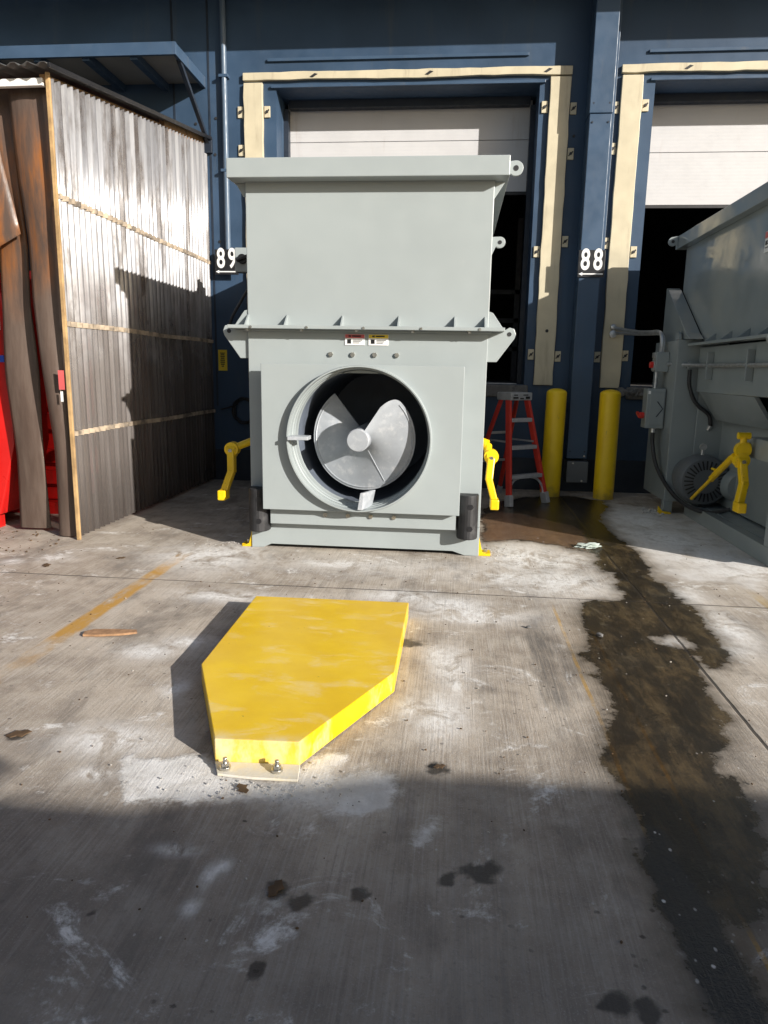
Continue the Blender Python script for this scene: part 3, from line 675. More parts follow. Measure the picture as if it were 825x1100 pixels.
    for i in range(n):
        for k in range(nr):
            m.bm.faces.new((gridA[i][k],gridA[i+1][k],gridA[i+1][k+1],gridA[i][k+1]))
            m.bm.faces.new((gridB[i][k],gridB[i][k+1],gridB[i+1][k+1],gridB[i+1][k]))
        m.bm.faces.new((gridA[i][nr],gridA[i+1][nr],gridB[i+1][nr],gridB[i][nr]))
        m.bm.faces.new((gridA[i][0],gridB[i][0],gridB[i+1][0],gridA[i+1][0]))
    for e in (0,n):
        for k in range(nr): m.bm.faces.new((gridA[e][k],gridA[e][k+1],gridB[e][k+1],gridB[e][k]))
    bmesh.ops.recalc_face_normals(m.bm,faces=m.bm.faces[:])
    au=m.build('auger',M['auger'],T,0,True)
    m=MB(); m.lathe([(.001,ya-.085),(.082,ya-.085),(.09,ya-.077),(.09,F+1.4)],(CX,0,CZ),'y',40); m.build('hub',M['auger'],au,0,True)
    # raised hard-facing weld along the outer edge of the flight and one radial seam
    w=[];
    for i in range(8,int(n*.97)):
        t=2*PI*.80*i/n; ph=math.radians(57)-t; r=R-.022
        w.append((CX+r*math.cos(ph),ya+pitch*t/(2*PI)-.05*(1-r/R)-.001,CZ+r*math.sin(ph)))
    m=MB(); m.tube(w,.006,6)
    t=math.radians(57+62); ph=math.radians(57)-t
    m.tube([(CX+r*math.cos(ph),ya+pitch*t/(2*PI)-.05*(1-r/R)-.001,CZ+r*math.sin(ph)) for r in np.linspace(.09,.40,8)],.004,5)
    m.build('weld_bead',M['auger'],au,0,True)
    # --- flange between chamber and hopper, gussets on it
    m=MB(); m.box((X0-.13,F-.13,1.815),(X1+.12,F-.001,1.842)); m.box((X0-.13,F,1.815),(X0-.001,8.0,1.842)); m.box((X1+.001,F,1.815),(X1+.12,8.0,1.842))
    m.box((X0-.02,F-.03,1.7985),(X1+.02,F-.001,1.8145))
    fl=m.build('mid_flange',g,T,.003)
    for x in (X0+.0,X0+.32,X0+.77,X0+1.22,X0+1.66,X1-.035):
        MB().prism([(F-.11,1.8425),(F-.0015,1.8425),(F-.0015,1.93)],'x',x,x+.014).build('gusset',g,fl,.001)
    for y in np.arange(6.3,8.0,.42):
        MB().prism([(X0-.11,1.8425),(X0-.0015,1.8425),(X0-.0015,1.93)],'y',y,y+.014).build('gusset',g,fl,.001)
    m=MB()
    for k in range(5): m.bolt((X0+.06+k*.45,F-.131,1.826),(0,-1,0),.011,.006); m.bolt((X0+.02+k*.44,F-.09,1.8145),(0,0,-1),.016,.018)
    m.build_each('flange_bolt',M['zinc'],fl)
    # --- hopper: widens to the rear, rear wall slopes to the dock
    def hw(y,z): return .0
    prof=[(F,1.843),(F,2.95),(8.80,2.95),(8.80,2.45),(8.0,1.93),(7.9,1.843)]
    m=MB(); L=[];Rr=[]
    for y,z in prof:
        L.append(m.bm.verts.new((X0-hw(y,z),y,z))); Rr.append(m.bm.verts.new((X1+hw(y,z),y,z)))
    n=len(prof); m.bm.faces.new(L[::-1]); m.bm.faces.new(Rr)
    for i in range(n):
        if i==1: continue            # open top
        j=(i+1)%n; m.bm.faces.new((L[i],Rr[i],Rr[j],L[j]))
    bmesh.ops.recalc_face_normals(m.bm,faces=m.bm.faces[:])
    hop=m.build('hopper',g,T)
    sol=hop.modifiers.new('plate','SOLIDIFY'); sol.thickness=.02; sol.offset=-1
    bv=hop.modifiers.new('edge','BEVEL'); bv.width=.006; bv.segments=2; bv.limit_method='ANGLE'
    # rim: square tube all round the mouth
    m=MB(); zr0,zr1=2.925,3.065; o=.12; fy=F-.14
    m.box((X0-.105,fy,zr0),(X1+.10,F-.001,zr1))
    for s_ in (-1,1):
        xf=(X0 if s_<0 else X1); rb=xf+s_*hw(8.8,2.95)
        a0,a1=xf+s_*.002,xf+s_*.10; b0,b1=rb+s_*.002,rb+s_*.10
        pts=[(a0,F,zr0),(a1,F,zr0),(b1,8.80,zr0),(b0,8.80,zr0)]
        if s_<0: pts=[pts[1],pts[0],pts[3],pts[2]]
        m.hexa(pts+[(x,y,zr1) for x,y,_ in pts])
    m.box((X0-.10,8.801,zr0),(X1+.10,8.90,zr1))
    m.build('hopper_rim',g,hop,.006)
    # lifting lugs
    eye_lug('lifting_lug',g,T,X1+.155,3.02,.055,((X1+.0,3.06),(X1+.0,2.80)))
    eye_lug('lifting_lug',g,T,X1+.06,2.49,.042,((X1-.004,2.53),(X1-.004,2.385)),5.84)
    for s_,xx in ((1,X1),(-1,X0)):
        m=MB(); ex=xx+s_*.165; pts=[(xx-s_*.004,1.813),(xx+s_*.10,1.813),(ex+s_*.0,1.852),(ex+s_*.035,1.842),(ex+s_*.052,1.80),(ex+s_*.04,1.765),(xx+s_*.075,1.585),(xx-s_*.004,1.585)]
        m.prism([p for p in pts if p],'y',5.815,5.845); lo=m.build('lifting_lug',g,T,.003)
        MB().tube([(ex,5.812,1.80),(ex,5.848,1.80)],.017,14).build('eye_hole',M['rubber'],lo)
        MB().prism([(xx,1.8425),(xx+s_*.115,1.8425),(xx+s_*.03,1.96),(xx,1.97)],'y',5.80,5.822).build('gusset',g,fl,.002)
    MB().prism([(X0-.085,2.924),(X0-.002,2.924),(X0-.002,2.82),(X0-.03,2.83)],'y',5.83,5.85).build('rim_gusset',g,hop,.002)
    # bolts above the plate and below
    m=MB()
    for k in range(4): m.bolt((CX-.265+k*.178,F,1.625),(0,-1,0),.020,.016); m.bolt((CX-.29+k*.19,F-.1,.325),(0,-1,0),.019,.016)
    m.build_each('hex_bolt',M['zinc'],T)
    # rubber bumpers with bolt holes
    for cx in (X0+.085,X1-.105):
        m=MB(); pts=[(cx-.085,F-.004)]+[(cx-.085+.17*(.5-.5*math.cos(a)),F-.05-.10*math.sin(a)) for a in np.linspace(0,PI,13)]+[(cx+.085,F-.004)]
        m.prism(pts,'z',.165,.53); bu=m.build('rubber_bumper',M['rubber'],T,.008,False)
        h=MB()
        for z in (.26,.44): h.bolt((cx+.02,F-.150,z),(0,-1,0),.024,.003)
        h.build_each('bolt_hole',M['black'],bu)
    # warning labels
    for x,hc in ((X0+.875,'lblred'),(X0+1.065,'lblyel')):
        m=MB(); m.box((x-.08,F-.006,1.70),(x+.08,F-.0005,1.785)); lb=m.build('warning_label',M['white'],T)
        MB().box((x-.078,F-.009,1.755),(x+.078,F-.0062,1.783)).build('label_header',M[hc],lb)
        m=MB(); m.box((x-.06,F-.0085,1.712),(x-.03,F-.0065,1.745))
        for k in range(3): m.box((x-.015,F-.0085,1.737-k*.011),(x+.06-.012*k,F-.0065,1.741-k*.011))
        m.box((x-.05,F-.0115,1.764),(x-.03,F-.0092,1.776)); m.box((x-.022,F-.0115,1.765),(x+.05,F-.0092,1.775))
        m.build('label_print',M['black'],lb)
    # yellow foot anchors at the base corners
    for s_,xx in ((-1,X0),(1,X1)):
        m=MB(); m.prism([(xx,.001),(xx+s_*.10,.001),(xx+s_*.03,.03),(xx,.16)],'y',F+.01,F+.04); m.box((min(xx,xx+s_*.10),F+.041,.001),(max(xx,xx+s_*.10),F+.17,.016))
        if side and s_<0: m.bm.free(); continue
        an=m.build('foot_anchor',M['yellow'],T,.002)
        MB().bolt((xx+s_*.06,F+.1,.016),(0,0,1),.016,.03).build('anchor_bolt',M['zinc'],an)
    # yellow container latch arms on both flanks
    for s_,xx in ((-1,X0),(1,X1)):
        ay=6.12 if not side else 6.36; e=(.09 if side else .26) if s_<0 else .085
        jx=xx+s_*e
        m=MB(); m.tube([(xx+s_*.002,ay+.10,.90),(xx+s_*.05,ay+.08,.885)],.05,16); m.tube([(xx+s_*.06,ay+.08,.885),(jx-s_*.03,ay+.01,.815)],.032,14)
        m.tube([(jx-.038,ay,.79),(jx+.038,ay,.79)],.055,20); m.lathe([(.03,-.05),(.062,-.045),(.062,.045),(.03,.05)],(jx,ay+.01,.80),'y',20)
        la=m.build('latch_joint',M['yellow'],T,0,True)
        m=MB(); kx=jx+s_*-.015
        m.bar((jx,ay-.02,.79),(kx,ay-.07,.60),.062,.085,(0,1,0)); m.bar((kx,ay-.07,.615),(jx+s_*.035,ay-.14,.44),.058,.09,(0,1,0))
        m.box((jx+s_*.035-.036,ay-.23,.375),(jx+s_*.035+.036,ay-.10,.462))
        m.build('latch_hook',M['yellow'],la,.01)
        MB().bolt((jx,ay-.055,.79),(0,-1,0),.018,.012).build('pivot_pin',M['zinc'],la)
        if side and s_<0:
            m=MB(); m.tube([(jx-.05,ay+.03,.84),(jx-.03,ay+.5,.60)],[.024,.03],10); m.bar((jx-.04,ay+.12,.80),(jx-.02,ay+.62,.54),.036,.052); m.tube([(jx-.02,ay+.6,.55),(jx+.0,ay+1.16,.26)],.017,10)
            m.tube([(jx-.06,ay+.5,.66),(jx-.06,ay+.42,.66)],.012,8)
            m.build('ratchet_handle',M['yellow'],la,.004)
            m=MB(); m.tube([(jx,ay,.90),(jx,ay,1.03)],.028,12); m.tube([(jx-.05,ay,1.01),(jx+.05,ay,1.01)],.03,12); m.tube([(jx,ay+.03,.89),(jx,ay-.03,.89)],.065,20)
            m.build('latch_eyelet',M['yellow'],la,0,True)
    return T,X0,X1,F,hop,body
A,ax0,ax1,AF,ahop,abody=compactor(0,'clean light grey compactor with a round auger opening, between screen and red ladder','compactors backed up to the docks','grey',False)
# its isolator box hung at the rear left
m=MB(); m.box((-2.60,8.42,2.60),(-2.36,8.56,2.87)); bx=m.build('isolator_box',M['grey'],A,.01)
MB().bar((-2.37,8.50,2.74),(-1.85,8.50,2.74),.05,.05).build('box_bracket',M['grey'],bx)
m=MB(); m.tube([(-2.50,8.42,2.74),(-2.50,8.37,2.74)],.055,18); m.bar((-2.56,8.36,2.72),(-2.42,8.36,2.77),.05,.035); m.build('switch_handle',M['black'],bx,.006)
m=MB(); m.tube(bez([(-2.43,8.47,2.60),(-2.44,8.46,2.45),(-2.54,8.4,2.25),(-2.62,8.3,2.05),(-2.60,8.2,1.88),(-2.3,8.0,1.80)],10),.017,8); m.build('supply_cable',M['rubber'],bx,0,True)
MB().tube([(-2.43,8.47,2.605),(-2.43,8.47,2.56)],.028,10).build('cable_gland',M['steel'],bx)

D,dx0,dx1,DF,dhop,dbody=compactor(4.25,'weathered grey compactor seen side-on with a motor and switch boxes on its flank','compactors backed up to the docks','grey2',True)
g2=M['grey2']
m=MB(); m.box((2.34,8.02,.14),(2.86,8.90,1.88)); gb=m.build('drive_housing',g2,D,.006)
m=MB(); m.box((2.342,8.03,0),(2.44,8.12,.139)); m.box((2.70,8.03,0),(2.79,8.12,.139)); m.build_each('housing_foot',g2,gb,.004)
m=MB(); m.prism([(7.86,1.882),(8.88,1.882),(8.88,2.50),(8.80,2.47),(8.0,1.95)],'x',2.40,2.545); m.build('rear_side_panel',g2,D,.004)
m=MB(); m.prism([(8.03,1.883),(8.17,1.883),(8.13,1.96),(8.09,1.97),(8.05,1.94)],'x',2.345,2.37); l=m.build('lifting_lug',g2,gb,.003)
MB().prism([(2.28,.001),(2.42,.001),(2.42,.02),(2.33,.03),(2.28,.09)],'y',7.98,8.015).build('foot_anchor',M['yellow'],gb,.003)
MB().box((2.60,8.012,.84),(2.72,8.019,.89)).build('slot_cover',M['black'],gb)
# motor with slotted fan cowl in front of the housing
mc=(2.62,0,.43)
m=MB(); m.lathe([(.02,7.60),(.10,7.59),(.235,7.61),(.265,7.65),(.27,7.80),(.25,7.82),(.22,7.83),(.22,8.019)],mc,'y',48); mo=m.build('motor_body',M['grime'],D,0,True)
m=MB()
for k in range(28):
    a=2*PI*k/28; c,s_=math.cos(a),math.sin(a); t=Vector((-s_,0,c))*.008
    for r0,r1 in ((.125,.215),):
        p0=Vector((mc[0]+c*r0,7.588,mc[2]+s_*r0)); p1=Vector((mc[0]+c*r1,7.601,mc[2]+s_*r1))
        m.hexa([p0-t,p1-t,p1+t,p0+t,p0-t+Vector((0,.006,0)),p1-t+Vector((0,.006,0)),p1+t+Vector((0,.006,0)),p0+t+Vector((0,.006,0))])
m.build('cowl_slots',M['black'],mo)
m=MB(); m.tube([(2.60,7.72,.69),(2.60,7.72,.76)],.018,10); m.lathe([(.02,7.70),(.034,7.70),(.034,7.735),(.02,7.735)],(2.60,0,.78),'y',18); m.build('motor_eyebolt',M['steel'],mo,0,True)
m=MB(); m.lathe([(.02,7.44),(.14,7.45),(.165,7.50),(.165,8.0)],(2.93,0,.40),'y',40); m.build('gearbox_bell',g2,D,0,True)
# power feed: conduits from the wall board, two boxes, cables
m=MB()
for z,dz in ((2.09,0),(2.00,.03)):
    pass
m.tube(bez([(1.92,9.34,2.08),(2.02,9.24,2.05),(2.15,9.0,2.01),(2.22,8.75,1.995),(2.25,8.55,1.99),(2.265,8.44,1.96),(2.27,8.40,1.88),(2.27,8.40,1.74)],8),.022,8)
m.tube(bez([(1.92,9.34,2.01),(2.02,9.22,2.005),(2.15,9.0,1.985),(2.23,8.72,1.975),(2.262,8.5,1.965),(2.285,8.43,1.93),(2.29,8.40,1.85),(2.29,8.40,1.74)],8),.018,8)
cd=m.build('feed_conduit',M['steel'],D,0,True)
m=MB(); m.lathe([(.001,9.344),(.045,9.344),(.045,9.30),(.028,9.295)],(1.92,0,2.0),'y',18); m.lathe([(.001,9.344),(.035,9.344),(.035,9.31),(.02,9.30)],(1.92,0,2.085),'y',18); m.build_each('wall_gland',M['steel'],cd,0,True)
m=MB(); m.box((2.20,8.30,1.545),(2.338,8.46,1.76)); b1=m.build('switch_box',g2,D,.008)
MB().bolt((2.20,8.38,1.62),(-1,0,0),.038,.045).build('stop_button',M['btnred'],b1)
m=MB(); m.box((2.185,8.33,1.70),(2.1995,8.43,1.752)); m.box((2.188,8.33,1.56),(2.1995,8.44,1.66)); m.build('box_plate',M['steel'],b1,.002)
MB().tube([(2.235,8.38,1.544),(2.235,8.38,1.365)],.02,10).build('pipe_nipple',M['steel'],b1,0,True)
m=MB(); m.box((2.13,8.27,.92),(2.332,8.46,1.362)); b2=m.build('isolator_box',g2,D,.01)
m=MB(); m.box((2.165,8.262,.96),(2.318,8.2695,1.325)); m.build('box_door',g2,b2,.004)
m=MB(); m.tube([(2.131,8.36,1.06),(2.085,8.36,1.06)],.035,14); m.bar((2.075,8.30,1.045),(2.075,8.43,1.085),.03,.03); m.build('switch_handle',M['btnred'],b2,.004)
m=MB(); m.prism([(2.235,1.22),(2.30,1.14),(2.235,1.05),(2.25,1.05),(2.312,1.14),(2.25,1.22)],'y',8.2585,8.2615); m.build('box_marking',M['darkblue'],b2)
MB().box((2.14,8.265,1.30),(2.165,8.2695,1.335)).build('box_tag',M['white'],b2)
m=MB(); m.tube(bez([(2.25,8.36,.922),(2.25,8.34,.75),(2.28,8.2,.5),(2.36,7.9,.28),(2.46,7.6,.17),(2.62,7.4,.14),(2.78,7.3,.2)],10),.022,8); m.build('motor_cable',M['rubber'],b2,0,True)
MB().tube([(2.25,8.36,.925),(2.25,8.36,.87)],.03,10).build('cable_gland',M['steel'],b2)
# pipe along the flank and the loop of cable from it
m=MB(); m.tube([(2.33,8.30,1.63),(2.42,7.99,1.62),(2.50,7.9,1.615),(2.52,7.6,1.61),(2.52,5.9,1.60)],.02,10); pp=m.build('flank_pipe',M['steel'],D,0,True)
m=MB()
for y in (6.55,7.55): m.box((2.495,y,1.47),(2.558,y+.03,1.74))
m.build_each('pipe_strap',g2,pp,.003)
m=MB(); m.tube(bez([(2.47,7.98,1.57),(2.48,7.97,1.40),(2.56,7.96,1.22),(2.70,7.95,1.10),(2.735,7.96,.98)],10),.020,8); m.build('cable_loop',M['rubber'],pp,0,True)
MB().tube([(2.735,7.96,.985),(2.72,7.98,.94)],.025,10).build('cable_gland',M['steel'],pp)
MB().box((2.44,7.95,1.585),(2.60,8.015,1.655)).build('pull_box',g2,pp,.004)
# labels on the hopper flank
def flank_label(y,z,hc):
    hx=lambda yy,zz: 2.56-.006
    m=MB(); h=.085; w=.06
    def quad(dy0,dy1,z0,z1,off): m.hexa([(hx(y+dy0,z0)-off,y+dy0,z0),(hx(y+dy1,z0)-off,y+dy1,z0),(hx(y+dy1,z0)-off+.003,y+dy1,z0),(hx(y+dy0,z0)-off+.003,y+dy0,z0),(hx(y+dy0,z1)-off,y+dy0,z1),(hx(y+dy1,z1)-off,y+dy1,z1),(hx(y+dy1,z1)-off+.003,y+dy1,z1),(hx(y+dy0,z1)-off+.003,y+dy0,z1)])
    quad(-w,w,z-h,z+h,0); lb=m.build('warning_label',M['white'],D)
    m=MB()
    def q2(*a): 
        nonlocal m; quad(*a)
    quad(-w*.95,w*.95,z+h*.35,z+h*.95,.004); m.build('label_header',M[hc],lb)
    m=MB(); quad(.01,w*.7,z-h*.3,z+h*.1,.004); quad(-w*.8,0,z+h*.0,z+h*.08,.004); quad(-w*.8,0,z-h*.25,z-h*.17,.004); quad(-w*.8,w*.7,z-h*.6,z-h*.52,.004); m.build('label_print',M['black'],lb)
eye_lug('lifting_lug',g2,D,2.40,3.0,.05,((2.455,3.06),(2.455,2.93)),8.80,.025)
flank_label(6.55,2.62,'lblred'); flank_label(6.2,2.62,'lblyel')
# ------------------------------------------------------------------ yellow stop plate on the ground
st=thing('container_stop','low bright yellow six-sided steel block bolted to the concrete, top dusty with powder','container stop',(-.7,3.2,0))
ZT=.105
top=[(-1.197,4.165),(-.240,4.180),(-.238,3.135),(-.545,2.447),(-.872,2.430),(-1.168,3.105)]
m=MB(); m.prism(top,'z',.006,ZT); m.build('stop_block',M['yellowdust'],st,.004)
m=MB(); m.prism([(-.835,2.345),(-.70,2.336),(-.528,2.342),(-.541,2.444),(-.873,2.427)],'z',.003,.013); m.build('foot_plate',paint('dusty_foot_plate',(.68,.60,.42),.75,var=.08,scale=9,dirt=(.62,.59,.52),damt=.95,dscale=14,bump=.3),st,.002)
for x,y in ((-.815,2.378),(-.617,2.385)):
    b=MB(); b.tube([(x,y,.016),(x,y,.0265)],.022,18); b.tube([(x,y,.027),(x,y,.042)],.0165,6); b.tube([(x,y,.040),(x,y,.060)],.0085,10); b.build('anchor_bolt',M['zinc'],st,.001)
# ------------------------------------------------------------------ bollards
def bollard(x,y,z,lean,label):
    t=thing('bollard',label,'bollard',(x,y,0),'yellow bollards at the foot of the wall')
    m=MB(); r=.122; prof=[(r,0),(r,z-.06)]+[(r*math.cos(a),z-.06+.055*math.sin(a)) for a in np.linspace(.15,1.45,7)]
    m.lathe(prof,(x,y,0),'z',36); m.build('post',M['bollard'],t,0,True)
    t.rotation_euler=(0,lean,0); return t
bollard(1.225,8.98,1.335,.008,'yellow bollard standing right beside the red stepladder')
bollard(1.865,8.90,1.335,-.004,'yellow bollard with a scuffed base, on its own between column and compactor')
# ------------------------------------------------------------------ stepladder
L=thing('stepladder','red fibreglass stepladder with grey steps standing in the shade beside the compactor','stepladder',(.8,8.3,0))
u=Vector((.783,.622,0)); w=Vector((-.622,.783,0)); mid=Vector((.885,8.26,0)); H=1.27
def lp(a,b,z): return mid+u*a+w*b+Vector((0,0,z))
fl_=lambda s_,z: lp(s_*(.295-.16*z/H),.27*z/H,z)
bk_=lambda s_,z: lp(s_*(.265-.15*z/H),.80-.42*z/H,z)
for s_ in (-1,1):
    MB().bar(fl_(s_,.05),fl_(s_,H-.02),.035,.075,w).build('front_rail',M['ladred'],L,.005)
    MB().bar(bk_(s_,.05),bk_(s_,H-.05),.03,.05,w).build('rear_rail',M['ladred'],L,.005)
    m=MB(); m.bar(fl_(s_,.0),fl_(s_,.13),.055,.095,w); m.build('foot_boot',M['alum'],L,.006)
    m=MB(); m.bar(bk_(s_,.0),bk_(s_,.10),.045,.065,w); m.build('foot_boot',M['alum'],L,.006)
    MB().bar(fl_(s_,.72)+u*s_*-.02,bk_(s_,.72)+u*s_*-.02,.012,.02).build('spreader',M['alum'],L)
for z in (.33,.66,.97):
    a=fl_(-1,z)+u*.015; b=fl_(1,z)-u*.015
    m=MB(); m.bar(a,b,.085,.045); s0=m.build('step',M['alum'],L,.006)
for z in (.45,.80): MB().bar(bk_(-1,z),bk_(1,z),.02,.03).build('rear_brace',M['alum'],L,.003)
# curved brace under the lowest step
for s_ in (-1,1):
    pts=[fl_(s_,.12)-u*s_*.02]+[lp(s_*(.27-.17*(1-math.cos(a))),.27*(.12+.19*math.sin(a))/H,.12+.19*math.sin(a)) for a in np.linspace(.25,PI/2,8)]
    MB().tube(pts,.014,8).build('knee_brace',M['alum'],L,0,True)
a=lp(0,.29,0)
cap=MB(); R_=Matrix.Rotation(math.atan2(u.y,u.x),4,'Z')
cap.box((a.x-.165,a.y-.10,H-.075),(a.x+.165,a.y+.15,H+.015),R_.to_3x3(),Vector((a.x,a.y,0)))
cp=cap.build('top_cap',M['alum'],L,.012)
mk=MB()
for x0,x1,z0,z1 in ((-.14,-.06,H-.055,H-.035),(-.03,.03,H-.06,H-.045),(.06,.13,H-.058,H-.03),(-.13,-.07,H-.02,H-.008),(.02,.10,H-.02,H-.008)):
    mk.box((a.x+x0*.95,a.y-.103,z0),(a.x+x1*.95,a.y-.1002,z1),R_.to_3x3(),Vector((a.x,a.y,0)))
mk.build('cap_marking',M['black'],cp)
# ------------------------------------------------------------------ corrugated screen on the left
SC=thing('corrugated_screen','tall weathered corrugated sheet screen on timber rails at the left of the compactor','screen',(-3.24,7.5,0))
SX=-3.245; y0,y1=5.80,WY-.02
def ztop(y): return 3.735+(y-5.80)*.158
n=int((y1-y0)/.0082); m=MB(); A_=[];
zs=[.03,.5,.92,.97,1.4,1.81,1.87,2.3,2.80,2.86,3.3,1.0]
for i in range(n+1):
    y=y0+(y1-y0)*i/n; x=SX+.023*math.sin(2*PI*(y-y0)/.096)
    col=[]
    for k,f in enumerate((0,.25,.5,.75,1)):
        z=.03+(ztop(y)-.04-.03)*f; dxx=.012*vnoise(np.array([y]),np.array([z]),1.6,3)[0]
        col.append(m.bm.verts.new((x+dxx,y,z)))
    A_.append(col)
for i in range(n):
    for k in range(4): m.bm.faces.new((A_[i][k],A_[i+1][k],A_[i+1][k+1],A_[i][k+1]))
sh=m.build('corrugated_sheet',M['sheet'],SC)
for p in sh.data.polygons: p.use_smooth=True
so=sh.modifiers.new('t','SOLIDIFY'); so.thickness=.0025
# timber rails behind, wavy closure battens in front of them
for z in (.935,1.845,2.84):
    MB().box((SX-.080,y0+.14,z-.045),(SX-.027,y1,z+.045)).build('rail',M['tan'],SC,.004)
    m=MB(); k=0; y=y0+.03; pts=[]
    b=MB()
    while y<y1: b.bolt((SX+.022,y,z+random.uniform(-.006,.006)),(1,0,0),.008,.008); y+=.192
    b.build_each('rail_screw',M['zinc'],SC)
    # caulked strip pressed into the waves
    st_=MB(); P=[]
    for i in range(0,n+1,1):
        yy=y0+(y1-y0)*i/n; P.append((SX+.023*math.sin(2*PI*(yy-y0)/.096),yy))
    top_=[];bot_=[];tb=[];bb=[]
    for i,(x,yy) in enumerate(P):
        zz=z+.004*math.sin(yy*3)
        top_.append(st_.bm.verts.new((x+.0135,yy,zz+.021))); bot_.append(st_.bm.verts.new((x+.0135,yy,zz-.021)))
        tb.append(st_.bm.verts.new((x+.006,yy,zz+.021))); bb.append(st_.bm.verts.new((x+.006,yy,zz-.021)))
    for i in range(len(P)-1):
        for p,q in ((bot_,top_),(top_,tb),(bb,bot_),(tb,bb)): st_.bm.faces.new((p[i],p[i+1],q[i+1],q[i]))
    bmesh.ops.recalc_face_normals(st_.bm,faces=st_.bm.faces[:])
    st_.build('closure_strip',paint('rail_strip',(.40,.32,.23),.7,var=.25,scale=9,dirt=(.10,.08,.06),damt=.75,dscale=6),SC)
MB().box((SX-.015,5.772,.0),(SX+.018,5.797,ztop(5.78))).build('edge_trim',M['trim'],SC,.004)
for y in (6.15,7.6,9.30): MB().box((SX-.17,y-.045,0),(SX-.08,y+.045,ztop(y)-.05)).build('post',M['wood'],SC,.004)
MB().bar((SX-.03,8.1,ztop(8.1)+.005),(SX-.03,WY-.03,ztop(WY-.03)+.005),.06,.14).build('top_plate',M['wood'],SC,.004)
MB().bar((SX-.05,5.80,ztop(5.80)-.05),(SX-.05,8.08,ztop(8.08)-.05),.05,.08).build('top_plate',M['wood'],SC,.004)
MB().box((-7.6,5.9,0),(-7.5,WY-.03,3.7)).build('added_side_board',M['wood'],SC)  # out-of-view side, added to keep sky light out of the enclosure
# shed roof of corrugated steel
RF=thing('shed_roof','dark corrugated steel lean-to roof over the corrugated screen enclosure','roof',(-5,7.5,4))
m=MB(); N=170; xa,xb=-9.0,-3.16; T_=[];
for i in range(N+1):
    x=xa+(xb-xa)*i/N; dz=.016*math.sin(2*PI*(x-xa)/.12)
    T_.append([m.bm.verts.new((x,yy,ztop(yy)+.035+dz)) for yy in (5.66,7.5,WY-.03)])
for i in range(N):
    for k in range(2): m.bm.faces.new((T_[i][k],T_[i][k+1],T_[i+1][k+1],T_[i+1][k]))
o=m.build('roof_sheet',M['roof'],RF); so=o.modifiers.new('t','SOLIDIFY'); so.thickness=.003
for p in o.data.polygons: p.use_smooth=True
MB().bar((-3.155,5.65,ztop(5.65)+.022),(-3.155,WY-.03,ztop(WY-.03)+.022),.02,.036).build('roof_edge',M['black'],RF,.004)
MB().box((-9,6.3,3.72),(-3.35,6.38,3.80)).build('eave_beam',M['wood'],RF)
MB().bar((-9,5.9,3.76),(-9,WY,4.30),.08,.1).build('rafter',M['wood'],RF)
# ------------------------------------------------------------------ smoked strip curtain across the front of the enclosure
CU=thing('strip_curtain','smoky brown hanging vinyl strips orange at the top, beside the corrugated screen','strip curtain',(-4,5.95,3.6))
MB().bar((-6.2,5.81,3.64),(-3.285,5.795,3.665),.045,.055).build('header_rail',M['white'],CU,.004)
def strip(rows,y,bow,label=None):
    """rows: (z, x left, x right, forward offset); a thick flexible strip, bowed across its width"""
    m=MB(); nc=10; Fg=[];Bg=[]
    zz=np.linspace(rows[0][0],rows[-1][0],40)
    rr=np.array(rows); o=np.argsort(rr[:,0])
    for z in zz:
        xl=np.interp(z,rr[o,0],rr[o,1]); xr=np.interp(z,rr[o,0],rr[o,2]); off=np.interp(z,rr[o,0],rr[o,3])
        a=[];b=[]
        for k in range(nc+1):
            t=k/nc; q=1-(2*t-1)**2
            wv=.012*math.sin(z*3.1+t*2.2)
            a.append(m.bm.verts.new((xl+(xr-xl)*t,y+off-bow*q+wv,z))); b.append(m.bm.verts.new((xl+(xr-xl)*t,y+off-bow*q+wv+.007,z)))
        Fg.append(a);Bg.append(b)
    for i in range(len(zz)-1):
        for k in range(nc):
            m.bm.faces.new((Fg[i][k],Fg[i][k+1],Fg[i+1][k+1],Fg[i+1][k])); m.bm.faces.new((Bg[i][k],Bg[i+1][k],Bg[i+1][k+1],Bg[i][k+1]))
        for k in (0,nc): m.bm.faces.new((Fg[i][k],Fg[i+1][k],Bg[i+1][k],Bg[i][k]))
    bmesh.ops.recalc_face_normals(m.bm,faces=m.bm.faces[:])
    o=m.build('curtain_strip',M['strip'],CU)
    for p in o.data.polygons: p.use_smooth=True
    return o
strip([(3.66,-3.66,-3.29,0),(3.0,-3.62,-3.31,-.02),(2.5,-3.58,-3.31,-.02),(2.05,-3.57,-3.31,-.03),(1.41,-3.51,-3.31,-.05),(.82,-3.46,-3.29,-.06),(.012,-3.475,-3.285,-.05)],5.92,.035)
strip([(3.70,-4.05,-3.70,0),(3.0,-3.97,-3.68,0),(2.5,-3.92,-3.655,0),(2.0,-3.93,-3.68,0),(1.4,-3.95,-3.64,.0),(.70,-3.92,-3.65,.0),(.03,-3.95,-3.655,.02)],6.02,.02)
strip([(3.70,-4.42,-3.86,.0),(3.2,-4.40,-3.80,.0),(2.75,-4.36,-3.70,-.01),(2.55,-4.34,-3.66,-.02),(2.48,-4.34,-3.85,-.02),(2.3,-4.34,-4.05,-.02),(.04,-4.5,-4.30,0)],5.97,.04)
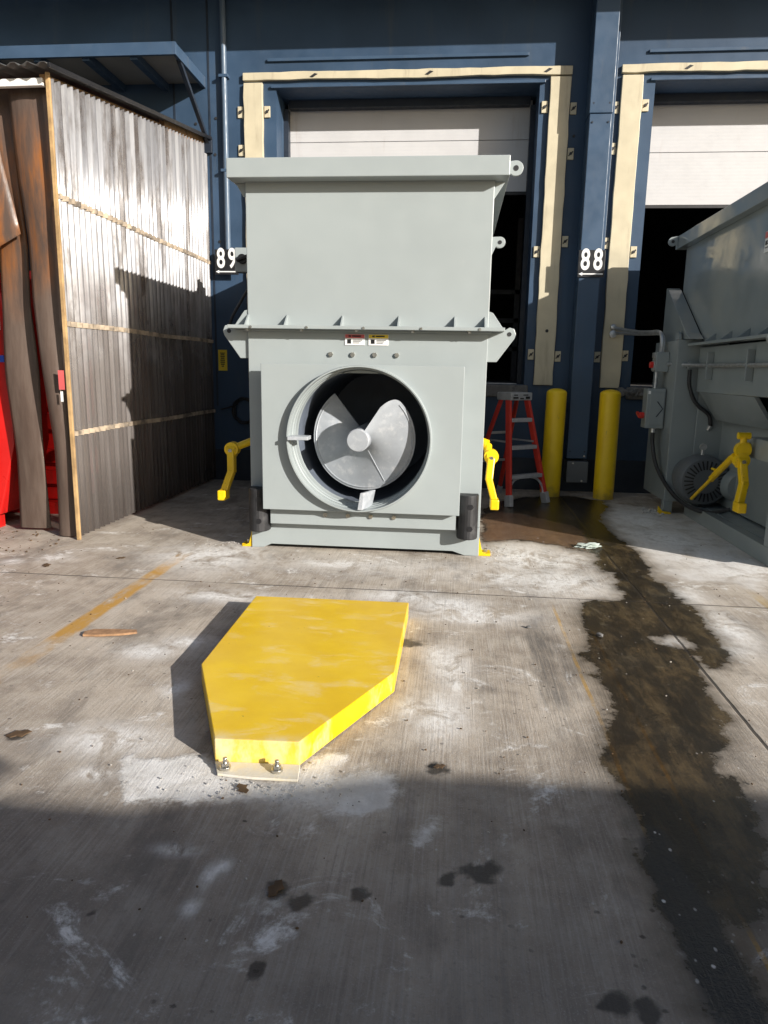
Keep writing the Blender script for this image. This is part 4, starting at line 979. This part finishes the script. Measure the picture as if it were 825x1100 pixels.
# ------------------------------------------------------------------ red container inside
RC=thing('red_container','bright red steel waste container standing inside the screened enclosure','container',(-5.3,7.5,0))
m=MB(); m.prism([(-7.2,.12),(-4.19,.12),(-4.12,.34),(-3.995,.78),(-3.99,2.02),(-4.03,2.30),(-7.2,2.30)],'y',6.12,6.70)
m.build('container_body',M['red'],RC,.012)
m=MB(); m.box((-7.1,6.95,.125),(-3.90,9.0,2.38)); m.build('end_chamber',M['red'],RC,.01)
fr=MB()
for z0,z1 in ((.30,.44),(.52,.66),(.86,1.02),(1.08,1.40),(1.5,1.85),(1.9,2.40)): fr.box((-4.40,6.86,z0),(-3.88,6.949,z1))
fr.build_each('end_rib',M['red'],RC,.008)
m=MB()
for y in (7.25,7.75,8.3): m.box((-3.90,y,.36),(-3.82,y+.09,2.38))
m.build_each('side_rib',M['red'],RC,.008)
m=MB(); m.box((-7.2,6.10,.0),(-4.20,6.2,.11)); m.box((-7,6.8,0),(-3.95,6.95,.12)); m.box((-7,8.6,0),(-3.95,8.75,.12)); m.build_each('base_frame',M['red'],RC)
m=MB(); m.box((-4.05,6.10,1.52),(-4.01,6.119,1.58)); m.build('blue_mark',paint('blue_sticker',(.02,.08,.5),.4),RC)
MB().box((-4.10,6.106,1.80),(-4.03,6.1195,1.92)).build('white_plate',M['white'],RC)
# red and white reflector on the strip
m=MB(); m.box((-3.325,5.772,1.30),(-3.275,5.777,1.46)); m.build('red_reflector',M['lblred'],SC)
MB().box((-3.315,5.772,1.20),(-3.295,5.777,1.285)).build('pale_tag',M['white'],SC)
# ------------------------------------------------------------------ litter
def flake(name,pts,z0,z1,mt,label,cat,loc,rot,bend=.01,th=.006):
    m=MB(); n=len(pts); a=[];b=[]
    for u_,v_ in pts:
        h=bend*(abs(u_)*6)**2*.3
        a.append(m.bm.verts.new((u_,v_,z0+h))); b.append(m.bm.verts.new((u_,v_,z0+h+th)))
    m.bm.faces.new(a[::-1]); m.bm.faces.new(b)
    for i in range(n): m.bm.faces.new((a[i],a[(i+1)%n],b[(i+1)%n],b[i]))
    bmesh.ops.recalc_face_normals(m.bm,faces=m.bm.faces[:])
    o=m.build(name,mt); o.location=loc; o.rotation_euler=(.03,-.02,rot); return tag(o,label,cat)
flake('wood_chip',[(-.145,-.035),(-.05,-.042),(.08,-.03),(.15,-.012),(.14,.02),(.02,.04),(-.11,.045),(-.15,.01)],.008,.02,M['chip'],'flat brown splinter of wood on the bare concrete left of the yellow block','wood chip',(-1.90,3.66,0),.15,.006,.012)
def leafshape(s_,k): return [(s_*x,s_*y) for x,y in ((-.05,0),(-.03,.012),(-.01,.03),(.012,.016),(.03,.025),(.05,.004),(.03,-.012),(.016,-.03),(-.005,-.015),(-.028,-.022))]
for nm,(x,y),r,s_,lb in (('dry_leaf',(-1.742,2.535),.4,1.0,'small curled brown leaf on sunlit concrete near the left edge of the photo'),
    ('dry_leaf',(-.472,1.79),1.2,.75,'dark crumpled leaf in the foreground shade below the yellow block'),
    ('dry_leaf',(-.715,2.272),2.2,.7,'dry brown leaf lying on white grout in front of the anchor bolts'),
    ('dry_leaf',(-2.6,5.24),.7,.8,'tiny olive leaf on the pavement near the foot of the corrugated screen'),
    ('dry_leaf',(-3.05,4.95),2.0,1.0,'dark leaf scrap on the concrete at the far left edge'),
    ('dry_leaf',(-.01,2.51),.3,.5,'small brown leaf scrap on a stain right of the yellow block')):
    flake(nm,leafshape(s_,0),.004,.01,M['leaf'],lb,'leaf',(x,y,.002),r,.012,.003)
# crumpled rag by the puddle
m=MB(); bmesh.ops.create_icosphere(m.bm,subdivisions=4,radius=.065)
for v in m.bm.verts:
    p=v.co*1.0; k=1+.45*math.sin(p.x*80+3*math.sin(p.y*60))*math.cos(p.y*75)+.25*math.sin(p.z*110+p.x*45)
    v.co=Vector((p.x*1.35*k,p.y*.75*k,max(.0,p.z*.30*k+.012)))
o=m.build('crumpled_rag',M['cloth'],None,0,True); o.location=(1.23,6.26,.002); o.rotation_euler=(0,0,.2); tag(o,'pale crumpled rag lying at the edge of the wet patch','rag')
# pebbles and grout crumbs
m=MB()
def crumb(x,y,r):
    bmesh.ops.create_icosphere(m.bm,subdivisions=1,radius=r,matrix=Matrix.Translation((x,y,r*.45+.002))@Matrix.Rotation(random.random()*6,4,'Z')@Matrix.Diagonal((1.2,.85,.7,1)))
for _ in range(90): crumb(random.gauss(-.72,.25),2.30+random.gauss(0,.06),random.uniform(.0015,.005))
for _ in range(45): crumb(.34+abs(random.gauss(0,.14)),5.85+random.gauss(0,.14),random.uniform(.002,.008))
for _ in range(40): crumb(-1.80-abs(random.gauss(0,.18)),5.80+random.gauss(0,.14),random.uniform(.002,.008))
for _ in range(40): crumb(2.22+random.gauss(0,.1),8.05+random.gauss(0,.12),random.uniform(.006,.018))
for _ in range(160): crumb(random.uniform(-2.6,2.3),random.uniform(1.6,6.5),random.uniform(.002,.006))
tag(m.build('grout_crumbs',paint('grout_crumb',(.42,.40,.37),.9,var=.3,scale=30)),'scattered pale crumbs of grout and grit on the concrete','grit',kind='stuff')
m=MB()
for _ in range(260): crumb(random.uniform(-3.6,2.4),random.uniform(1.5,6.5),random.uniform(.002,.0055))
for _ in range(60): crumb(random.uniform(-4.2,-3.3),random.uniform(5.2,6.0),random.uniform(.003,.012))
tag(m.build('dirt_specks',M['leaf']),'dark specks of dirt and bark scattered over the concrete','dirt',kind='stuff')
for nm,x,y,r,lb in (('pebble',.889,4.035,.022,'pale pebble lying in the wet stain beside the thin yellow lines'),('pebble',.489,4.116,.015,'small blue-grey pebble at the top of the black tyre marks')):
    m=MB(); crumb(0,0,r); tag(m.build(nm,M['slab'],None,0,True),lb,'pebble').location=(x,y,0)
# chain heap at the right edge
m=MB()
for i in range(26):
    x=2.66+.024*i+random.uniform(-.02,.02); y=6.15-.012*i+random.uniform(-.05,.05); a=random.random()*PI; tl=(i%2)*1.2
    ring=[]
    for k in range(13):
        q=2*PI*k/12; p=Matrix.Rotation(a,3,'Z')@(Matrix.Rotation(tl,3,'X')@Vector((.03*math.cos(q),.018*math.sin(q),0))); ring.append((x+p.x,y+p.y,.022+p.z))
    m.tube(ring,.0065,6,False)
tag(m.build('chain',M['rubber'],None,0,True),'heap of dark steel chain on the ground under the right compactor','chain')
# ------------------------------------------------------------------ unseen box added behind the camera, top outline shaped for the foreground shadow
W2=thing('shade_box','unseen ribbed grey box behind the camera, added to shade the foreground concrete','container',(7,-3,0))
yR=-1.67
m=MB(); m.prism([(2.3,.12),(2.3,2.25),(3.95,2.25),(5.3,2.457),(7,2.48),(13,2.45),(13,.12)],'y',yR-2.4,yR); m.build('container_body',M['grey2'],W2,.01)  # added body, its top steps follow the wanted shadow edge
for x in np.arange(2.6,12.9,.85): MB().box((x,yR+.001,.14),(x+.12,yR+.05,2.2)).build('side_rib',M['grey2'],W2,.006)
m=MB(); m.box((2.35,yR-2.3,0),(12.9,yR-2.1,.119)); m.box((2.35,yR-.3,0),(12.9,yR-.1,.119)); m.build_each('skid',M['dark'],W2)
m=MB(); m.prism([(2.3,2.31),(3.55,2.31),(3.74,2.38),(3.55,2.47),(2.3,2.47)],'y',yR-.06,yR-.01); tr_=m.build('shadow_bar',M['grey2'],W2,.004)  # added bar, shaped to cast the separate dark blob at far left
MB().box((2.31,yR-.055,2.251),(2.36,yR-.015,2.309)).build('shadow_bar_post',M['grey2'],tr_)
# ------------------------------------------------------------------ light and camera
EL=math.radians(19.6); hx,hy=.80,-.60
az=math.atan2(hx,hy)
wd=bpy.data.worlds.new('World'); S.world=wd; wd.use_nodes=True
nt=wd.node_tree; bg=nt.nodes['Background']; sky=nt.nodes.new('ShaderNodeTexSky'); sky.sky_type='NISHITA'; sky.sun_disc=False
sky.sun_elevation=EL; sky.sun_rotation=az; sky.air_density=1.0; sky.dust_density=2.2; sky.ozone_density=1.0
nt.links.new(sky.outputs[0],bg.inputs['Color']); bg.inputs['Strength'].default_value=.066
sl=bpy.data.lights.new('sun','SUN'); sl.energy=5.0; sl.angle=math.radians(.55); sl.color=(1,.945,.87)
so=bpy.data.objects.new('sun',sl); COL.objects.link(so)
d=Vector((hx*math.cos(EL),hy*math.cos(EL),math.sin(EL))); so.rotation_euler=d.to_track_quat('Z','Y').to_euler(); so.location=(6,-4,8)
cam=bpy.data.cameras.new('camera'); co=bpy.data.objects.new('camera',cam); COL.objects.link(co)
cam.sensor_fit='HORIZONTAL'; cam.sensor_width=36; cam.lens=36*763/825; cam.clip_end=2000; cam.clip_start=.05
co.matrix_world=Matrix(((0.994922,-0.036066,0.093967,0),(0.099174,0.191949,-0.976381,0),(0.017177,0.980742,0.194551,1.5),(0,0,0,1)))
S.camera=co
S.view_settings.view_transform='Standard'; S.view_settings.look='None'; S.view_settings.exposure=.6; S.view_settings.gamma=1
S.view_settings.use_curve_mapping=False
S.cycles.max_bounces=8; S.cycles.transparent_max_bounces=12
